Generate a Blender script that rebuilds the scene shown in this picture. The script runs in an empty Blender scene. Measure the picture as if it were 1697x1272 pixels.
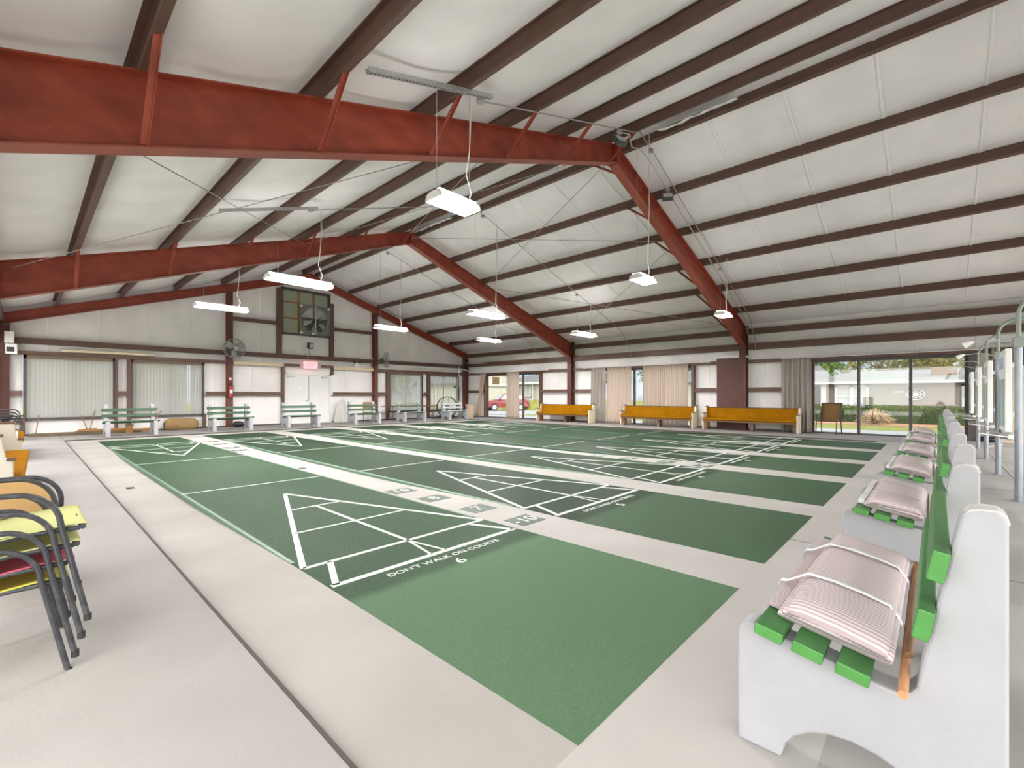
import bpy, bmesh, math, random
from mathutils import Vector, Matrix, noise
random.seed(7)
PI = math.pi
R = math.radians
sc = bpy.context.scene
col = sc.collection

# ---------------------------------------------------------------- materials
def mat(name, c, rough=.6, metal=0., c2=None, scale=6., bump=0., bscale=60., spec=.5, c3=None, coat=0., stretch=None, emit=None, detail=6., sharp=(.35, .65)):
    m = bpy.data.materials.new(name); m.use_nodes = True
    nt = m.node_tree; b = nt.nodes['Principled BSDF']
    b.inputs['Base Color'].default_value = (*c, 1); b.inputs['Roughness'].default_value = rough
    b.inputs['Metallic'].default_value = metal; b.inputs['Specular IOR Level'].default_value = spec
    b.inputs['Coat Weight'].default_value = coat
    tc = nt.nodes.new('ShaderNodeTexCoord'); vec = tc.outputs['Object']
    if stretch:
        mp = nt.nodes.new('ShaderNodeMapping'); mp.inputs['Scale'].default_value = stretch
        nt.links.new(vec, mp.inputs['Vector']); vec = mp.outputs['Vector']
    if c2:
        n = nt.nodes.new('ShaderNodeTexNoise'); n.inputs['Scale'].default_value = scale; n.inputs['Detail'].default_value = detail
        nt.links.new(vec, n.inputs['Vector'])
        r = nt.nodes.new('ShaderNodeValToRGB'); e = r.color_ramp.elements
        e[0].position, e[1].position = sharp
        e[0].color = (*c, 1); e[1].color = (*c2, 1)
        if c3:
            k = e.new(.5 * (sharp[0] + sharp[1])); k.color = (*c3, 1)
        nt.links.new(n.outputs['Fac'], r.inputs['Fac']); nt.links.new(r.outputs['Color'], b.inputs['Base Color'])
    if bump:
        n = nt.nodes.new('ShaderNodeTexNoise'); n.inputs['Scale'].default_value = bscale; n.inputs['Detail'].default_value = 8
        nt.links.new(vec, n.inputs['Vector'])
        bp = nt.nodes.new('ShaderNodeBump'); bp.inputs['Strength'].default_value = bump; bp.inputs['Distance'].default_value = .02
        nt.links.new(n.outputs['Fac'], bp.inputs['Height']); nt.links.new(bp.outputs['Normal'], b.inputs['Normal'])
    if emit:
        b.inputs['Emission Color'].default_value = (*emit[0], 1); b.inputs['Emission Strength'].default_value = emit[1]
    return m

def glass_mat(name, tint=(1, 1, 1), gloss=.07):
    m = bpy.data.materials.new(name); m.use_nodes = True; nt = m.node_tree; nt.nodes.clear()
    o = nt.nodes.new('ShaderNodeOutputMaterial'); mx = nt.nodes.new('ShaderNodeMixShader')
    t = nt.nodes.new('ShaderNodeBsdfTransparent'); g = nt.nodes.new('ShaderNodeBsdfGlossy')
    t.inputs['Color'].default_value = (*tint, 1); g.inputs['Roughness'].default_value = .02
    mx.inputs[0].default_value = gloss
    nt.links.new(t.outputs[0], mx.inputs[1]); nt.links.new(g.outputs[0], mx.inputs[2]); nt.links.new(mx.outputs[0], o.inputs[0])
    return m

def cloth_mat(name, c, c2=None, trans=.35, scale=3., stretch=None, rough=.9):
    m = mat(name, c, rough, c2=c2, scale=scale, stretch=stretch, spec=.2)
    nt = m.node_tree; b = nt.nodes['Principled BSDF']; o = [n for n in nt.nodes if n.type == 'OUTPUT_MATERIAL'][0]
    t = nt.nodes.new('ShaderNodeBsdfTranslucent'); t.inputs['Color'].default_value = (*c, 1)
    mx = nt.nodes.new('ShaderNodeMixShader'); mx.inputs[0].default_value = trans
    nt.links.new(b.outputs[0], mx.inputs[1]); nt.links.new(t.outputs[0], mx.inputs[2]); nt.links.new(mx.outputs[0], o.inputs[0])
    return m

M = {}
M['steel'] = mat('red_oxide_steel', (.205, .033, .016), .5, c2=(.33, .062, .030), scale=2.6, c3=(.27, .045, .021), bump=.10, bscale=9, stretch=(1, 1, 1.6), detail=10)
M['panelred'] = mat('maroon_panel', (.085, .030, .023), .55, c2=(.11, .038, .030), scale=2)
M['column'] = mat('dark_red_steel', (.090, .028, .020), .55, c2=(.125, .042, .030), scale=2.6, detail=8)
M['purlin'] = mat('brown_primer_steel', (.105, .058, .042), .55, c2=(.135, .072, .052), scale=2.2, bump=.04, bscale=14)
M['flange'] = mat('bright_red_steel', (.25, .058, .030), .5, c2=(.31, .075, .04), scale=3)
M['vinyl'] = mat('white_vinyl_blanket', (.88, .862, .855), .55, c2=(.81, .793, .787), scale=1.4, bump=.10, bscale=5, spec=.3)
M['vinylw'] = mat('white_vinyl_wall', (.87, .853, .84), .6, c2=(.78, .765, .752), scale=1.1, bump=.08, bscale=6, spec=.3)
M['seam'] = mat('vinyl_seam', (.86, .85, .83), .55)
M['concrete'] = mat('pale_concrete', (.265, .255, .243), .85, c2=(.355, .343, .33), scale=.9, c3=(.31, .299, .287), bump=.10, bscale=55, detail=9, sharp=(.25, .75), spec=.2)
M['alley'] = mat('smooth_concrete', (.385, .37, .352), .85, c2=(.46, .445, .425), scale=1.3, bump=.05, bscale=70, detail=9, sharp=(.25, .75), spec=.2)
M['alley_dimmed'] = mat('dimmed_concrete', (.325, .308, .288), .85, c2=(.415, .398, .375), scale=1.1, bump=.05, bscale=70, detail=9, sharp=(.25, .75), spec=.2)  # alley concrete darkened to offset the strong light from the left
M['line'] = mat('white_line_paint', (.62, .655, .62), .6, c2=(.50, .545, .50), scale=14)
M['numgreen'] = mat('dark_green_paint', (.055, .085, .058), .6, c2=(.075, .115, .08), scale=20)
M['edge'] = mat('court_edge_reflecting_green', (.085, .165, .10), .5, c2=(.11, .20, .125), scale=8)  # paler green: reflection on the first three courts' edges painted in
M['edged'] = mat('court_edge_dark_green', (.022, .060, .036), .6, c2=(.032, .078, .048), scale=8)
M['joint'] = mat('dark_joint', (.07, .063, .055), .9)
M['bwhite'] = mat('white_painted_concrete', (.405, .41, .43), .6, c2=(.37, .375, .395), scale=4, bump=.07, bscale=40)
M['bworn'] = mat('worn_grey_top', (.50, .50, .48), .8, c2=(.62, .62, .60), scale=22, bump=.15, bscale=80)
M['bgrey'] = mat('grey_painted_concrete', (.30, .33, .34), .75, c2=(.38, .41, .42), scale=4, bump=.1, bscale=40)
M['plank'] = mat('bright_green_plank', (.050, .180, .046), .42, c2=(.038, .140, .038), scale=5, stretch=(1, 6, 6), bump=.06, bscale=40)
M['plankd'] = mat('dark_green_plank', (.020, .068, .028), .5, c2=(.030, .092, .040), scale=5, stretch=(1, 6, 6))
M['plankg'] = mat('grey_green_plank', (.15, .20, .17), .6, c2=(.20, .25, .215), scale=5, stretch=(1, 6, 6))
M['plankl'] = mat('pale_grey_plank', (.42, .45, .45), .6, c2=(.52, .55, .54), scale=5, stretch=(1, 6, 6))
M['endgreen'] = mat('brighter_green_end', (.068, .255, .050), .45, c2=(.08, .29, .064), scale=12)  # plank ends, a brighter green than the tops
M['mustard'] = mat('mustard_upholstery', (.30, .128, .001), .9, c2=(.25, .103, .001), scale=5, bump=.12, bscale=240, spec=.08)
M['cream'] = mat('cream_paint', (.72, .65, .50), .5, c2=(.66, .59, .44), scale=3)
M['creamw'] = mat('pale_cream_paint', (.52, .50, .435), .5, c2=(.47, .45, .385), scale=3)
M['walnut'] = mat('dark_wood_cap', (.07, .040, .025), .4, c2=(.11, .062, .04), scale=8, stretch=(1, 8, 8))
M['brownwood'] = mat('brown_wood', (.22, .115, .055), .55, c2=(.30, .165, .08), scale=6, stretch=(1, 9, 9))
M['dowel'] = mat('orange_wood_dowel', (.50, .235, .10), .5, c2=(.60, .31, .15), scale=9, stretch=(2, 9, 9))
M['timber'] = mat('orange_timber', (.40, .19, .055), .65, c2=(.30, .14, .045), scale=5, stretch=(1, 9, 9))
M['timberd'] = mat('dark_timber', (.10, .075, .045), .75, c2=(.16, .12, .07), scale=5, stretch=(1, 9, 9))
M['palewood'] = mat('pale_board', (.62, .52, .34), .6, c2=(.70, .60, .42), scale=4, stretch=(1, 9, 9))
M['bamboo'] = mat('cream_tube', (.68, .60, .42), .6, c2=(.74, .67, .50), scale=4, stretch=(1, 9, 9))
M['bronze'] = mat('dark_bronze_frame', (.060, .050, .046), .45, c2=(.08, .068, .062), scale=5)
M['bronzel'] = mat('brown_window_head', (.17, .12, .085), .55)
M['galv'] = mat('galvanised_steel', (.42, .43, .43), .42, metal=.7, c2=(.52, .53, .53), scale=30)
M['conduit'] = mat('grey_conduit', (.36, .36, .34), .45, metal=.4)
M['greenpipe'] = mat('grey_green_conduit', (.26, .31, .27), .5, metal=.2)
M['pole'] = mat('blue_grey_pole', (.27, .30, .34), .38, metal=.5, c2=(.33, .36, .40), scale=5)
M['lampw'] = mat('white_enamel', (.86, .87, .85), .4)
M['diffuser'] = cloth_mat('white_acrylic_shade', (.86, .87, .85), None, .3, rough=.4)
M['cordw'] = mat('white_cord', (.74, .73, .68), .6)
M['cordg'] = mat('grey_cord', (.45, .44, .41), .6)
M['black'] = mat('black_metal', (.022, .022, .024), .42, c2=(.035, .035, .037), scale=20)
M['chairtube'] = mat('charcoal_chair_tube', (.050, .052, .060), .38, metal=.25, c2=(.10, .10, .11), scale=30, sharp=(.5, .75))
M['slingyg'] = cloth_mat('yellow_green_sling', (.60, .60, .29), (.55, .56, .25), .15, 8)
M['slingy'] = cloth_mat('yellow_sling', (.58, .55, .10), (.50, .48, .08), .15, 8)
M['slingp'] = cloth_mat('pink_sling', (.52, .10, .16), (.58, .14, .20), .15, 8)
M['tanfab'] = mat('tan_fabric', (.58, .37, .155), .8, c2=(.50, .31, .125), scale=4, bump=.06, bscale=200)
M['brownsling'] = cloth_mat('brown_sling', (.36, .22, .10), (.30, .18, .08), .5, 20)
M['strap'] = mat('white_strap', (.84, .85, .87), .35, c2=(.74, .75, .78), scale=20)
M['curtain'] = cloth_mat('taupe_curtain', (.50, .455, .41), (.45, .41, .365), .25, 5, (6, 6, .4))
M['curtainl'] = cloth_mat('cream_curtain', (.93, .855, .785), (.88, .80, .725), .82, 5, (6, 6, .4))
M['curtaind'] = cloth_mat('brown_pattern_curtain', (.20, .15, .11), (.36, .29, .22), .1, 9)
M['blind'] = cloth_mat('white_blind_slat', (.70, .68, .65), (.66, .64, .61), .62, 2)
M['glass'] = glass_mat('clear_glass', (.96, .98, .97), .06)
M['frost'] = cloth_mat('yellowed_panel', (.42, .43, .36), (.50, .50, .42), .55, 6)
M['doorw'] = mat('white_door_paint', (.78, .78, .77), .5, c2=(.73, .73, .72), scale=2)
M['chrome'] = mat('dull_chrome', (.55, .55, .55), .25, metal=.9)
M['red'] = mat('red_enamel', (.45, .02, .02), .35)
M['exitred'] = mat('exit_sign_face', (.80, .30, .32), .5, emit=((1, .30, .33), .45))
M['exitw'] = mat('exit_letters', (.9, .2, .2), .5, emit=((1, .12, .15), .5))
M['plasticw'] = mat('white_plastic', (.80, .80, .78), .45)
M['plastict'] = mat('tan_plastic', (.52, .38, .25), .55)
M['sheet'] = cloth_mat('white_plastic_sheet', (.78, .77, .74), None, .3, 4, rough=.3)
M['hay'] = mat('straw', (.32, .20, .085), .95, c2=(.44, .30, .14), scale=30, bump=1., bscale=50, stretch=(1, 1, 4))
M['blackbag'] = mat('black_plastic', (.012, .012, .013), .35)
M['boardw'] = mat('score_board_white', (.82, .82, .80), .35, c2=(.74, .76, .74), scale=5)
M['boardg'] = mat('score_board_green', (.28, .40, .28), .5)
M['boardb'] = mat('score_board_blue', (.42, .48, .62), .5)
M['beige'] = mat('beige_panel', (.50, .43, .355), .7, c2=(.46, .39, .32), scale=2)
M['camo'] = cloth_mat('grey_cloth', (.22, .24, .23), (.40, .41, .38), .1, 14)
M['lens'] = mat('floodlight_glass', (.55, .58, .56), .15)
M['fanpanel'] = mat('grey_fan_housing', (.15, .158, .155), .45, metal=.3, c2=(.19, .20, .195), scale=8)
M['darkgreen'] = mat('dark_housing', (.05, .065, .055), .5)
M['table'] = mat('dark_maroon_top', (.13, .05, .05), .45)
M['paper'] = mat('paper', (.82, .82, .80), .8)
M['card'] = mat('brown_vinyl', (.30, .19, .10), .7, c2=(.25, .15, .08), scale=7)
# outside
M['grass'] = mat('lawn', (.155, .165, .030), .95, c2=(.22, .22, .048), scale=2.5, bump=.6, bscale=40, detail=10)
M['bounce_ground'] = mat('pale_bounce_ground', (.68, .665, .64), .9, c2=(.74, .725, .70), scale=2)  # unseen ground, paled to bounce daylight up to the ceiling
M['asphalt'] = mat('grey_pavement', (.27, .275, .29), .85, c2=(.32, .325, .34), scale=3, bump=.2, bscale=80)
M['mulch'] = mat('red_mulch', (.30, .15, .09), .95, c2=(.40, .22, .14), scale=12, bump=.6, bscale=40)
M['siding'] = mat('tan_siding', (.165, .132, .108), .7, c2=(.185, .148, .122), scale=2)
M['sidingw'] = mat('white_siding', (.44, .43, .39), .7)
M['shingle'] = mat('grey_shingle', (.10, .104, .11), .9, c2=(.13, .135, .14), scale=8, bump=.3, bscale=30)
M['white'] = mat('white_trim', (.48, .48, .47), .5)
M['wglass'] = mat('house_window_glass', (.30, .33, .35), .2, c2=(.44, .45, .45), scale=2)
M['wblind'] = mat('house_blind', (.36, .36, .35), .6)
M['leaf'] = cloth_mat('green_leaves', (.085, .15, .035), (.13, .20, .05), .35, 3)
M['leafb'] = cloth_mat('olive_leaves', (.17, .16, .045), (.23, .20, .06), .35, 3)
M['hedge'] = cloth_mat('hedge_leaves', (.055, .095, .030), (.10, .14, .05), .25, 6)
M['deadleaf'] = cloth_mat('dry_fronds', (.42, .27, .155), (.52, .36, .22), .25, 5)
M['bark'] = mat('bark', (.14, .10, .07), .9, c2=(.20, .15, .11), scale=8, bump=.4, bscale=20)
M['carred'] = mat('red_car_paint', (.21, .016, .022), .25, coat=.6)
M['tyre'] = mat('tyre_rubber', (.02, .02, .021), .8)
M['brick'] = mat('pale_brick', (.50, .30, .22), .85, c2=(.58, .38, .30), scale=20)
M['ventb'] = mat('brown_vent', (.12, .06, .025), .8, c2=(.15, .08, .035), scale=4)
M['purple'] = mat('purple_plate', (.22, .10, .42), .5)

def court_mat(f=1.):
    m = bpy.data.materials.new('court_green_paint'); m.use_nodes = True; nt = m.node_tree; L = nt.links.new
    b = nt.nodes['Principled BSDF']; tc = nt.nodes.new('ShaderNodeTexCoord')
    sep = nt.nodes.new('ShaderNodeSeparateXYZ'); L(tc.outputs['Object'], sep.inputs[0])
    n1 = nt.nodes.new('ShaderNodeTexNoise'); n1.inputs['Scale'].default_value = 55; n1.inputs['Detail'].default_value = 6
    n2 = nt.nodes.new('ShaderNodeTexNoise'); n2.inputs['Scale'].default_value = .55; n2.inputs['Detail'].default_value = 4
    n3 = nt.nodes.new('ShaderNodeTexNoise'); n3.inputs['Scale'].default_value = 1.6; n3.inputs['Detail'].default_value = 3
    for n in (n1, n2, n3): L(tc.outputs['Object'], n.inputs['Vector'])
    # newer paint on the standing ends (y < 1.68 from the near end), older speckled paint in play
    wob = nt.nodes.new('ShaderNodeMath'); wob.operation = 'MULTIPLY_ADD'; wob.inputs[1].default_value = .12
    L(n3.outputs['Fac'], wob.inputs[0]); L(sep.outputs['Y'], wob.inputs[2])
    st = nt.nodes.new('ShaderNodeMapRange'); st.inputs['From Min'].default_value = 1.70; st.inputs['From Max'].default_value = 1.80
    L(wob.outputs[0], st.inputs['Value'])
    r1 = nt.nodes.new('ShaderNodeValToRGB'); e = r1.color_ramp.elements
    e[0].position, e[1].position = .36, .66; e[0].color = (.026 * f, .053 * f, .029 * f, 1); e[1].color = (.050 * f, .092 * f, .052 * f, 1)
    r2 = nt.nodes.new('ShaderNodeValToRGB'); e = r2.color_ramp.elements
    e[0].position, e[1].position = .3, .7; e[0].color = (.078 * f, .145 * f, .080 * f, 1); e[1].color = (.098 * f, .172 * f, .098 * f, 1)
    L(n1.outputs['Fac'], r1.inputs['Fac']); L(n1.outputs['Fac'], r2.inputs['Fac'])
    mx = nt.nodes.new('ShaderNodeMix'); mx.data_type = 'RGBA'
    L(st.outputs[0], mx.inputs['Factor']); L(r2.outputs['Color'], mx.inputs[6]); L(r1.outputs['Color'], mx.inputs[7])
    # broad paler areas: wear plus painted-in window glare
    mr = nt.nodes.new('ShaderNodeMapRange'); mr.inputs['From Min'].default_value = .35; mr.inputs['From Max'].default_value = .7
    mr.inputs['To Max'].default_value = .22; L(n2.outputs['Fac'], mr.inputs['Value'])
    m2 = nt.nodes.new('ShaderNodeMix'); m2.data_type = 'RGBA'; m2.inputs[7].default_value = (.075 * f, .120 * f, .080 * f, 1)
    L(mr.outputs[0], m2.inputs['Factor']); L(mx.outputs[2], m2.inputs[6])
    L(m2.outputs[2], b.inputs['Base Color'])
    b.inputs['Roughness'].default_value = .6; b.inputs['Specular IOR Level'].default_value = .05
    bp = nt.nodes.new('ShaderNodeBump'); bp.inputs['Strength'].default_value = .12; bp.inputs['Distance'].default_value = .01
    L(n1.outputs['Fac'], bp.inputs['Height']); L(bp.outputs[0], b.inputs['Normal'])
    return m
M['court'] = court_mat(); M['court_low_reflection'] = court_mat(.62)  # all courts but the first painted darker for their weaker reflection

def stripe_mat():
    m = bpy.data.materials.new('striped_awning_cloth'); m.use_nodes = True; nt = m.node_tree; L = nt.links.new
    b = nt.nodes['Principled BSDF']; tc = nt.nodes.new('ShaderNodeTexCoord')
    w = nt.nodes.new('ShaderNodeTexWave'); w.wave_type = 'BANDS'; w.bands_direction = 'X'
    w.inputs['Scale'].default_value = 17; w.inputs['Distortion'].default_value = .35; w.inputs['Detail'].default_value = 1
    L(tc.outputs['Object'], w.inputs['Vector'])
    r = nt.nodes.new('ShaderNodeValToRGB'); e = r.color_ramp.elements
    e[0].position, e[1].position = .25, .6; e[0].color = (.44, .355, .365, 1); e[1].color = (.66, .585, .59, 1)
    L(w.outputs['Fac'], r.inputs['Fac']); L(r.outputs['Color'], b.inputs['Base Color'])
    b.inputs['Roughness'].default_value = .8; b.inputs['Specular IOR Level'].default_value = .25
    return m
M['stripe'] = stripe_mat()

# ---------------------------------------------------------------- mesh builder
class MB:
    def __init__(s): s.v = []; s.f = []
    def add(s, vs, fs):
        k = len(s.v); s.v += [tuple(v) for v in vs]; s.f += [tuple(i + k for i in f) for f in fs]; return s
    def box(s, x0, x1, y0, y1, z0, z1, mtx=None):
        vs = [Vector((x, y, z)) for z in (z0, z1) for y in (y0, y1) for x in (x0, x1)]
        if mtx: vs = [mtx @ v for v in vs]
        return s.add(vs, [(0, 2, 3, 1), (4, 5, 7, 6), (0, 1, 5, 4), (2, 6, 7, 3), (0, 4, 6, 2), (1, 3, 7, 5)])
    def prism(s, prof, axis, a0, a1):
        """closed 2-D profile swept along axis ('x': profile is (y,z); 'y': (x,z); 'z': (x,y))"""
        n = len(prof); vs = []
        for a in (a0, a1):
            for p in prof:
                vs.append({'x': (a, p[0], p[1]), 'y': (p[0], a, p[1]), 'z': (p[0], p[1], a)}[axis])
        fs = [(i, (i + 1) % n, n + (i + 1) % n, n + i) for i in range(n)] + [tuple(range(n))[::-1], tuple(range(n, 2 * n))]
        return s.add(vs, fs)
    def tube(s, pts, r, n=8, cap=True, closed=False):
        pts = [Vector(p) for p in pts]; N = len(pts); vs = []; fs = []
        rr = r if isinstance(r, (list, tuple)) else [r] * N
        up = None
        for i, p in enumerate(pts):
            a = pts[(i - 1) % N] if (closed or i) else p; b = pts[(i + 1) % N] if (closed or i < N - 1) else p
            t = (b - a).normalized()
            if up is None:
                up = Vector((0, 0, 1)) if abs(t.z) < .9 else Vector((1, 0, 0))
            u = (up - t * up.dot(t))
            u = u.normalized() if u.length > 1e-6 else t.orthogonal().normalized()
            w = t.cross(u); up = u
            for k in range(n):
                a_ = 2 * PI * k / n; vs.append(p + u * (math.cos(a_) * rr[i]) + w * (math.sin(a_) * rr[i]))
        m = N if closed else N - 1
        for i in range(m):
            for k in range(n):
                fs.append((i * n + k, i * n + (k + 1) % n, ((i + 1) % N) * n + (k + 1) % n, ((i + 1) % N) * n + k))
        if cap and not closed: fs += [tuple(range(n))[::-1], tuple(range((N - 1) * n, N * n))]
        return s.add(vs, fs)
    def bar(s, a, b, w, h):
        """rectangular bar from a to b"""
        a, b = Vector(a), Vector(b); t = (b - a).normalized()
        up = Vector((0, 0, 1)) if abs(t.z) < .95 else Vector((0, 1, 0))
        sd = t.cross(up).normalized(); up = sd.cross(t)
        vs = [p + sd * (i * w / 2) + up * (j * h / 2) for p in (a, b) for i, j in ((-1, -1), (1, -1), (1, 1), (-1, 1))]
        return s.add(vs, [(3, 2, 1, 0), (4, 5, 6, 7), (0, 1, 5, 4), (1, 2, 6, 5), (2, 3, 7, 6), (3, 0, 4, 7)])
    def cyl(s, c, r, a0, a1, axis='z', n=24, r2=None):
        r2 = r if r2 is None else r2; vs = []
        for a, q in ((a0, r), (a1, r2)):
            for k in range(n):
                x, y = q * math.cos(2 * PI * k / n), q * math.sin(2 * PI * k / n)
                vs.append({'z': (c[0] + x, c[1] + y, a), 'x': (a, c[0] + x, c[1] + y), 'y': (c[0] + x, a, c[1] + y)}[axis])
        return s.add(vs, [(k, (k + 1) % n, n + (k + 1) % n, n + k) for k in range(n)] + [tuple(range(n))[::-1], tuple(range(n, 2 * n))])
    def grid(s, fn, nu, nv):
        vs = [fn(i / nu, j / nv) for j in range(nv + 1) for i in range(nu + 1)]
        return s.add(vs, [(j * (nu + 1) + i, j * (nu + 1) + i + 1, (j + 1) * (nu + 1) + i + 1, (j + 1) * (nu + 1) + i) for j in range(nv) for i in range(nu)])
    def sphere(s, c, r, nu=16, nv=10, sc3=(1, 1, 1)):
        vs = []; fs = []
        for j in range(nv + 1):
            th = PI * j / nv
            for i in range(nu):
                ph = 2 * PI * i / nu
                vs.append((c[0] + r * sc3[0] * math.sin(th) * math.cos(ph), c[1] + r * sc3[1] * math.sin(th) * math.sin(ph), c[2] + r * sc3[2] * math.cos(th)))
        for j in range(nv):
            for i in range(nu): fs.append((j * nu + i, (j + 1) * nu + i, (j + 1) * nu + (i + 1) % nu, j * nu + (i + 1) % nu))
        return s.add(vs, fs)
    def build(s, name, m, parent=None, loc=None, smooth=False, bevel=0, solid=0, mats=None, seg=2, wn=True):
        me = bpy.data.meshes.new(name); me.from_pydata(s.v, [], s.f); me.update()
        bm = bmesh.new(); bm.from_mesh(me)
        bmesh.ops.remove_doubles(bm, verts=bm.verts, dist=1e-6)
        bmesh.ops.recalc_face_normals(bm, faces=bm.faces); bm.to_mesh(me); bm.free()
        for mm in (mats or [m]): me.materials.append(M[mm] if isinstance(mm, str) else mm)
        if smooth:
            for p in me.polygons: p.use_smooth = True
            if smooth != 'all':
                try: me.set_sharp_from_angle(angle=R(40))
                except Exception: pass
        o = bpy.data.objects.new(name, me); col.objects.link(o)
        if parent is not None: o.parent = parent
        if loc is not None: o.location = loc
        if solid:
            q = o.modifiers.new('solid', 'SOLIDIFY'); q.thickness = solid; q.offset = 0
        if bevel:
            q = o.modifiers.new('bevel', 'BEVEL'); q.width = bevel; q.segments = seg; q.limit_method = 'ANGLE'; q.angle_limit = R(35)
        return o

def tag(o, label=None, cat=None, group=None, kind=None):
    if label: o['label'] = label
    if cat: o['category'] = cat
    if group: o['group'] = group
    if kind: o['kind'] = kind
    return o
def thing(name, label, cat, loc=(0, 0, 0), rz=0, group=None):
    o = bpy.data.objects.new(name, None); col.objects.link(o); o.empty_display_size = .1
    o.location = loc; o.rotation_euler = (0, 0, rz)
    return tag(o, label, cat, group)
def struct(o, label=None): return tag(o, label, None, None, 'structure')
KIDS = {}
def copy_tree(o, parent=None):
    c = o.copy(); col.objects.link(c)
    if parent is not None: c.parent = parent
    for ch in list(o.children): copy_tree(ch, c)
    return c
def dup(src, loc, rz, label, group=None, cat=None):
    c = copy_tree(src); c.location = loc; c.rotation_euler = (0, 0, rz); tag(c, label, cat, group); return c
def text(name, body, size, loc, rot, m, parent=None, ext=.0015, align='CENTER', sx=1.):
    cu = bpy.data.curves.new(name, 'FONT'); cu.body = body; cu.size = size; cu.extrude = ext; cu.align_x = align; cu.align_y = 'CENTER'
    cu.materials.append(M[m]); o = bpy.data.objects.new(name, cu); col.objects.link(o)
    o.location = loc; o.rotation_euler = rot; o.scale = (sx, 1, 1)
    bpy.context.view_layer.update()
    me = bpy.data.meshes.new_from_object(o.evaluated_get(bpy.context.evaluated_depsgraph_get())); me.name = name
    if not me.materials: me.materials.append(M[m])
    bpy.data.objects.remove(o); o = bpy.data.objects.new(name, me); col.objects.link(o)
    o.location = loc; o.rotation_euler = rot; o.scale = (sx, 1, 1)
    if parent is not None: o.parent = parent
    return o
def arc(c, r, a0, a1, n, plane='xz', y=0.):
    out = []
    for i in range(n + 1):
        a = a0 + (a1 - a0) * i / n; p, q = c[0] + r * math.cos(a), c[1] + r * math.sin(a)
        out.append({'xz': (p, y, q), 'yz': (y, p, q), 'xy': (p, q, y)}[plane])
    return out
def rprof(x0, x1, z0, z1, r, n=4):
    """rounded rectangle profile"""
    out = []
    for cx, cz, a in ((x1 - r, z1 - r, 0), (x0 + r, z1 - r, PI / 2), (x0 + r, z0 + r, PI), (x1 - r, z0 + r, 1.5 * PI)):
        for i in range(n + 1):
            t = a + PI / 2 * i / n; out.append((cx + r * math.cos(t), cz + r * math.sin(t)))
    return out

# ---------------------------------------------------------------- dimensions
XL, XR, YE, YB = -.60, 17.75, 20.20, -2.75      # inner faces of the sheeting
RX = 8.55                                        # ridge
ZS = .03                                         # walkways round the sunken court slab
FR = (5.05, 12.6)                                # clear-span frames
def ztop(x): return 3.72 + .3225 * (min(x, 2 * RX - x) + .32)
def zbot(x): return 3.02 + .357 * (min(x, 2 * RX - x) + .32)
PURL = [.70, 2.22, 3.72, 5.22, 6.72, 8.28]
PURL = PURL + [2 * RX - p for p in PURL[::-1]]

# ---------------------------------------------------------------- floor, courts
C0, CW, CP = 1.37, 1.83, 2.43
CY0, CY1 = .95, 16.75
mb = MB(); mb.box(.75, 15.62, .30, 17.42, -.30, -.101)
mb.box(.75, 15.62, .30, CY0, -.101, 0); mb.box(.75, 15.62, CY1, 17.42, -.101, 0)
struct(mb.build('floor', 'alley'))
mb = MB()
mb.prism([(XL - .3, -.30), (.75, -.30), (.75, ZS * .5), (.74, ZS), (XL - .3, ZS)], 'y', YB, YE + .2)
mb.box(.75, 15.62, YB, .30, -.30, .0)
mb.prism([(15.62, -.30), (XR + .25, -.30), (XR + .25, ZS), (15.63, ZS), (15.62, ZS * .5)], 'y', YB, YE + .2)
mb.box(.75, 15.62, 17.42, YE + .2, -.30, ZS)
struct(mb.build('floor_walkway', 'concrete'))
for i, (a, b, c, d) in enumerate([(.742, .757, YB, 17.42), (.75, 15.6, 17.413, 17.428), (15.612, 15.63, 1.2, 17.42)]):
    struct(MB().box(a, b, c, d, -.02, ZS + .002).build('floor_joint', 'joint'))
for i, x in enumerate((4.6, 8.9, 12.6)):
    struct(MB().box(x, x + .008, -2.7, CY0, .0, .001).build('floor_joint', 'joint'))

def dip(y):
    t = min(1, max(0, (y - 3.4) / 3.2)); u = min(1, max(0, (14.3 - y) / 3.2))
    s = lambda q: q * q * (3 - 2 * q)
    return -.040 * min(s(t), s(u))
def alley(x0, x1, name):
    mb = MB(); n = 60; dk = 1.9 if x0 > 9 else 1.
    mb.grid(lambda u, v: (x0 + (x1 - x0) * u, CY0 + (CY1 - CY0) * v, dk * dip(CY0 + (CY1 - CY0) * v)), 1, n)
    return struct(mb.build(name, 'alley_dimmed' if x0 < 1 else 'alley', smooth='all'))
ax = [(.757, C0)] + [(C0 + CW + CP * i, C0 + CP * (i + 1)) for i in range(5)] + [(C0 + CW + CP * 5, 15.612)]
for a, b in ax: alley(a, b, 'floor_alley')

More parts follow.
